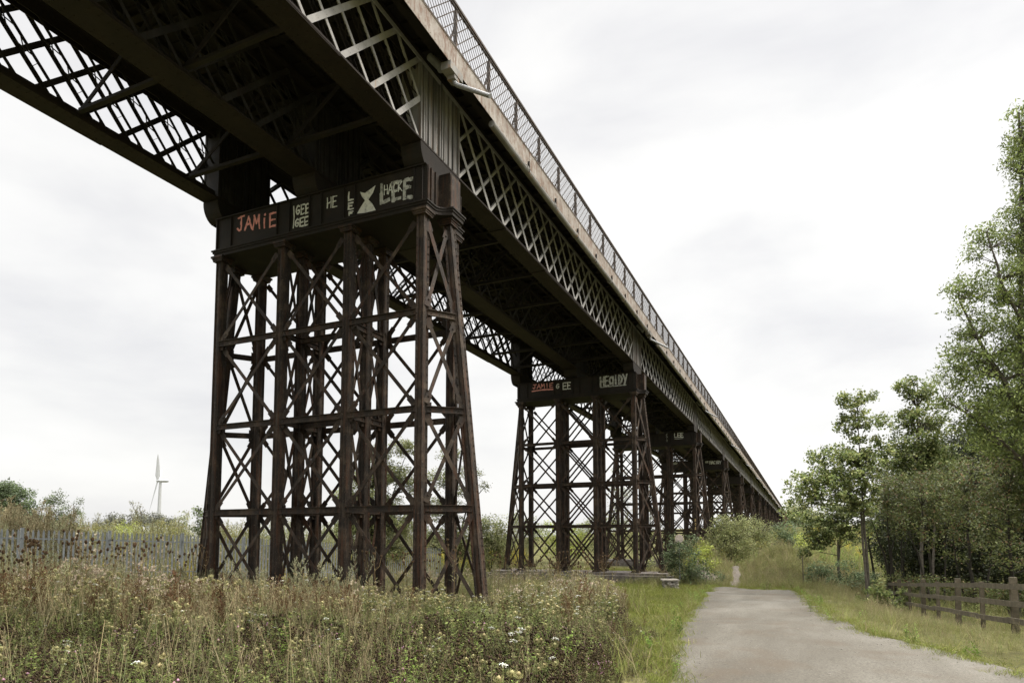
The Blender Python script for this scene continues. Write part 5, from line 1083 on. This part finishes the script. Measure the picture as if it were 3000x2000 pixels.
def turbine():
    D = 870; p = at_depth(463, 1579, D); z0 = gz(p[0], p[1]); r = empty('wind_turbine', (p[0], p[1], z0)); T = M['turbine']; px = D/FPX; hub = at_depth(453, 1408, D)-np.array(r.location); rt = np.array([RT[0], RT[1], 0]); hz = hub[2]
    mb = MB(); mb.tube([(0, 0, 0), (0, 0, hz*.5), (0, 0, hz-1.2)], [2.6, 2.2, 1.5], 16); node('tower', mb.mesh('tower', T), r)
    mb = MB(); c = np.array((0, 0, hz)); mb.tube([c-rt*2.2, c-rt*1.6, c+rt*8, c+rt*10.5, c+rt*11], [1.2, 1.9, 2.0, 1.6, .8], 12); node('nacelle', mb.mesh('nacelle', T), r)
    hc = c-rt*3.6; mb = MB(); mb.tube([hc+rt*1.4, hc, hc-rt*1.3, hc-rt*1.8], [1.5, 1.6, 1.0, .2], 12); hb = node('hub', mb.mesh('hub', T), r)
    for u, v in ((462, 1329), (437, 1497), (440, 1367)):
        tip = at_depth(u, v, D)-np.array(r.location); back = 0
        dv = tip-hc; L_ = np.linalg.norm(dv)
        want = 36.
        if L_ < want: dv = dv+np.array([_c, _s, 0])*math.sqrt(max(want**2-L_**2, 0))*(1 if v < 1400 and u < 450 else -.4)
        e = hc+dv; s_ = np.cross(dv, rt); s_ /= np.linalg.norm(s_); mb = MB(); ch = [(.0, .9, .9), (.08, 1., .8), (.2, 2.3, .5), (.5, 1.6, .3), (.8, 1., .2), (1., .2, .08)]; n8 = 8; vs = []
        ax = s_*.35+rt*.94 if abs(u-462) < 2 else s_*.75+rt*.66
        k2 = np.cross(dv/np.linalg.norm(dv), ax); k2 /= np.linalg.norm(k2)
        for t, w, th in ch:
            for q in range(n8): a = q*math.pi/4; vs.append(hc+dv*t+ax*w*math.cos(a)*1.35+k2*th*math.sin(a)+ax*(.0 if t < .1 else .35))
        fs = [(i*n8+q, i*n8+(q+1) % n8, (i+1)*n8+(q+1) % n8, (i+1)*n8+q) for i in range(len(ch)-1) for q in range(n8)]+[tuple(range(n8))[::-1], tuple(range((len(ch)-1)*n8, len(ch)*n8))]
        mb.add(vs, fs); node('blade', mb.mesh('blade', T), r)
    tag(r, 'white wind turbine on the far left horizon', 'wind turbine')
turbine()
# ------------------------------------------------------------------ light, sky, camera
SUN_AZ, SUN_EL = math.atan2(-1.0, .2), R_(42)      # direction towards the hidden sun: on the open side of the viaduct
W = bpy.data.worlds.new('World'); S.world = W; W.use_nodes = True; nt = W.node_tree; N, L = nt.nodes, nt.links; bg = N['Background']
sky = N.new('ShaderNodeTexSky'); sky.sky_type = 'NISHITA'; sky.sun_disc = False; sky.sun_elevation = SUN_EL; sky.sun_rotation = math.pi/2-SUN_AZ
sky.air_density = 1.2; sky.dust_density = 3
tc = N.new('ShaderNodeTexCoord'); mp = N.new('ShaderNodeMapping'); mp.inputs['Scale'].default_value = (1, 1, 2.6); L.new(tc.outputs['Generated'], mp.inputs['Vector'])
n1 = noise(N, L, 2.1, 7, mp.outputs[0], .52); n1.inputs['Distortion'].default_value = .25
# overcast: cloud sheet bright towards the hidden sun, greyer away from it and brighter overhead
def dotn(v):
    d = N.new('ShaderNodeVectorMath'); d.operation = 'DOT_PRODUCT'; L.new(tc.outputs['Generated'], d.inputs[0]); d.inputs[1].default_value = v; return d.outputs['Value']
def math_(op, a, b_=None):
    m_ = N.new('ShaderNodeMath'); m_.operation = op
    for s_, v in zip(m_.inputs, (a, b_)):
        if v is None: continue
        if hasattr(v, 'links'): L.new(v, s_)
        else: s_.default_value = v
    return m_.outputs[0]
gl = (math.cos(SUN_AZ)*math.cos(SUN_EL), math.sin(SUN_AZ)*math.cos(SUN_EL), math.sin(SUN_EL))
base = math_('ADD', .49, math_('MULTIPLY', dotn(gl), .03))
zen = math_('MULTIPLY', math_('POWER', math_('MAXIMUM', math_('MULTIPLY', math_('SUBTRACT', dotn((0, 0, 1)), .67), 3.0), 0.), 1.15), 5.6)
cl = ramp(N, [(.34, (.82, .815, .825)), (.48, (.95, .942, .928)), (.62, (1.03, 1.02, .998))]); L.new(n1.outputs[0], cl.inputs[0])
tot = math_('ADD', base, zen)
vm = N.new('ShaderNodeVectorMath'); vm.operation = 'SCALE'; L.new(cl.outputs[0], vm.inputs[0]); L.new(tot, vm.inputs['Scale'])
sk = N.new('ShaderNodeVectorMath'); sk.operation = 'SCALE'; L.new(sky.outputs[0], sk.inputs[0]); sk.inputs['Scale'].default_value = .1
mx = N.new('ShaderNodeMix'); mx.data_type = 'RGBA'; mx.inputs[0].default_value = .95; L.new(sk.outputs[0], mx.inputs[6]); L.new(vm.outputs[0], mx.inputs[7])
L.new(mx.outputs[2], bg.inputs['Color']); bg.inputs['Strength'].default_value = 1.0
sl = bpy.data.lights.new('sun', 'SUN'); sl.energy = 1.5; sl.angle = R_(18); sl.color = (1, .94, .85); so = bpy.data.objects.new('sun', sl); COL.objects.link(so)
so.rotation_euler = Vector(gl).to_track_quat('Z', 'Y').to_euler(); so.location = (-10, -30, 40)
cd = bpy.data.cameras.new('camera'); co = bpy.data.objects.new('camera', cd); COL.objects.link(co); S.camera = co
cd.sensor_width = 36; cd.lens = FPX/3000*36; cd.shift_y = (1437.7-1000)/3000; cd.clip_end = 6000; cd.clip_start = .1
mt = Matrix((RT, UP, -FW)).transposed().to_4x4(); mt.translation = Vector(CAM); co.matrix_world = mt
S.view_settings.view_transform = 'Standard'; S.view_settings.look = 'None'; S.view_settings.exposure = 1.1; S.view_settings.gamma = 1
S.cycles.max_bounces = 6; S.cycles.diffuse_bounces = 4; S.cycles.transmission_bounces = 3; S.cycles.transparent_max_bounces = 4
S.cycles.use_denoising = True
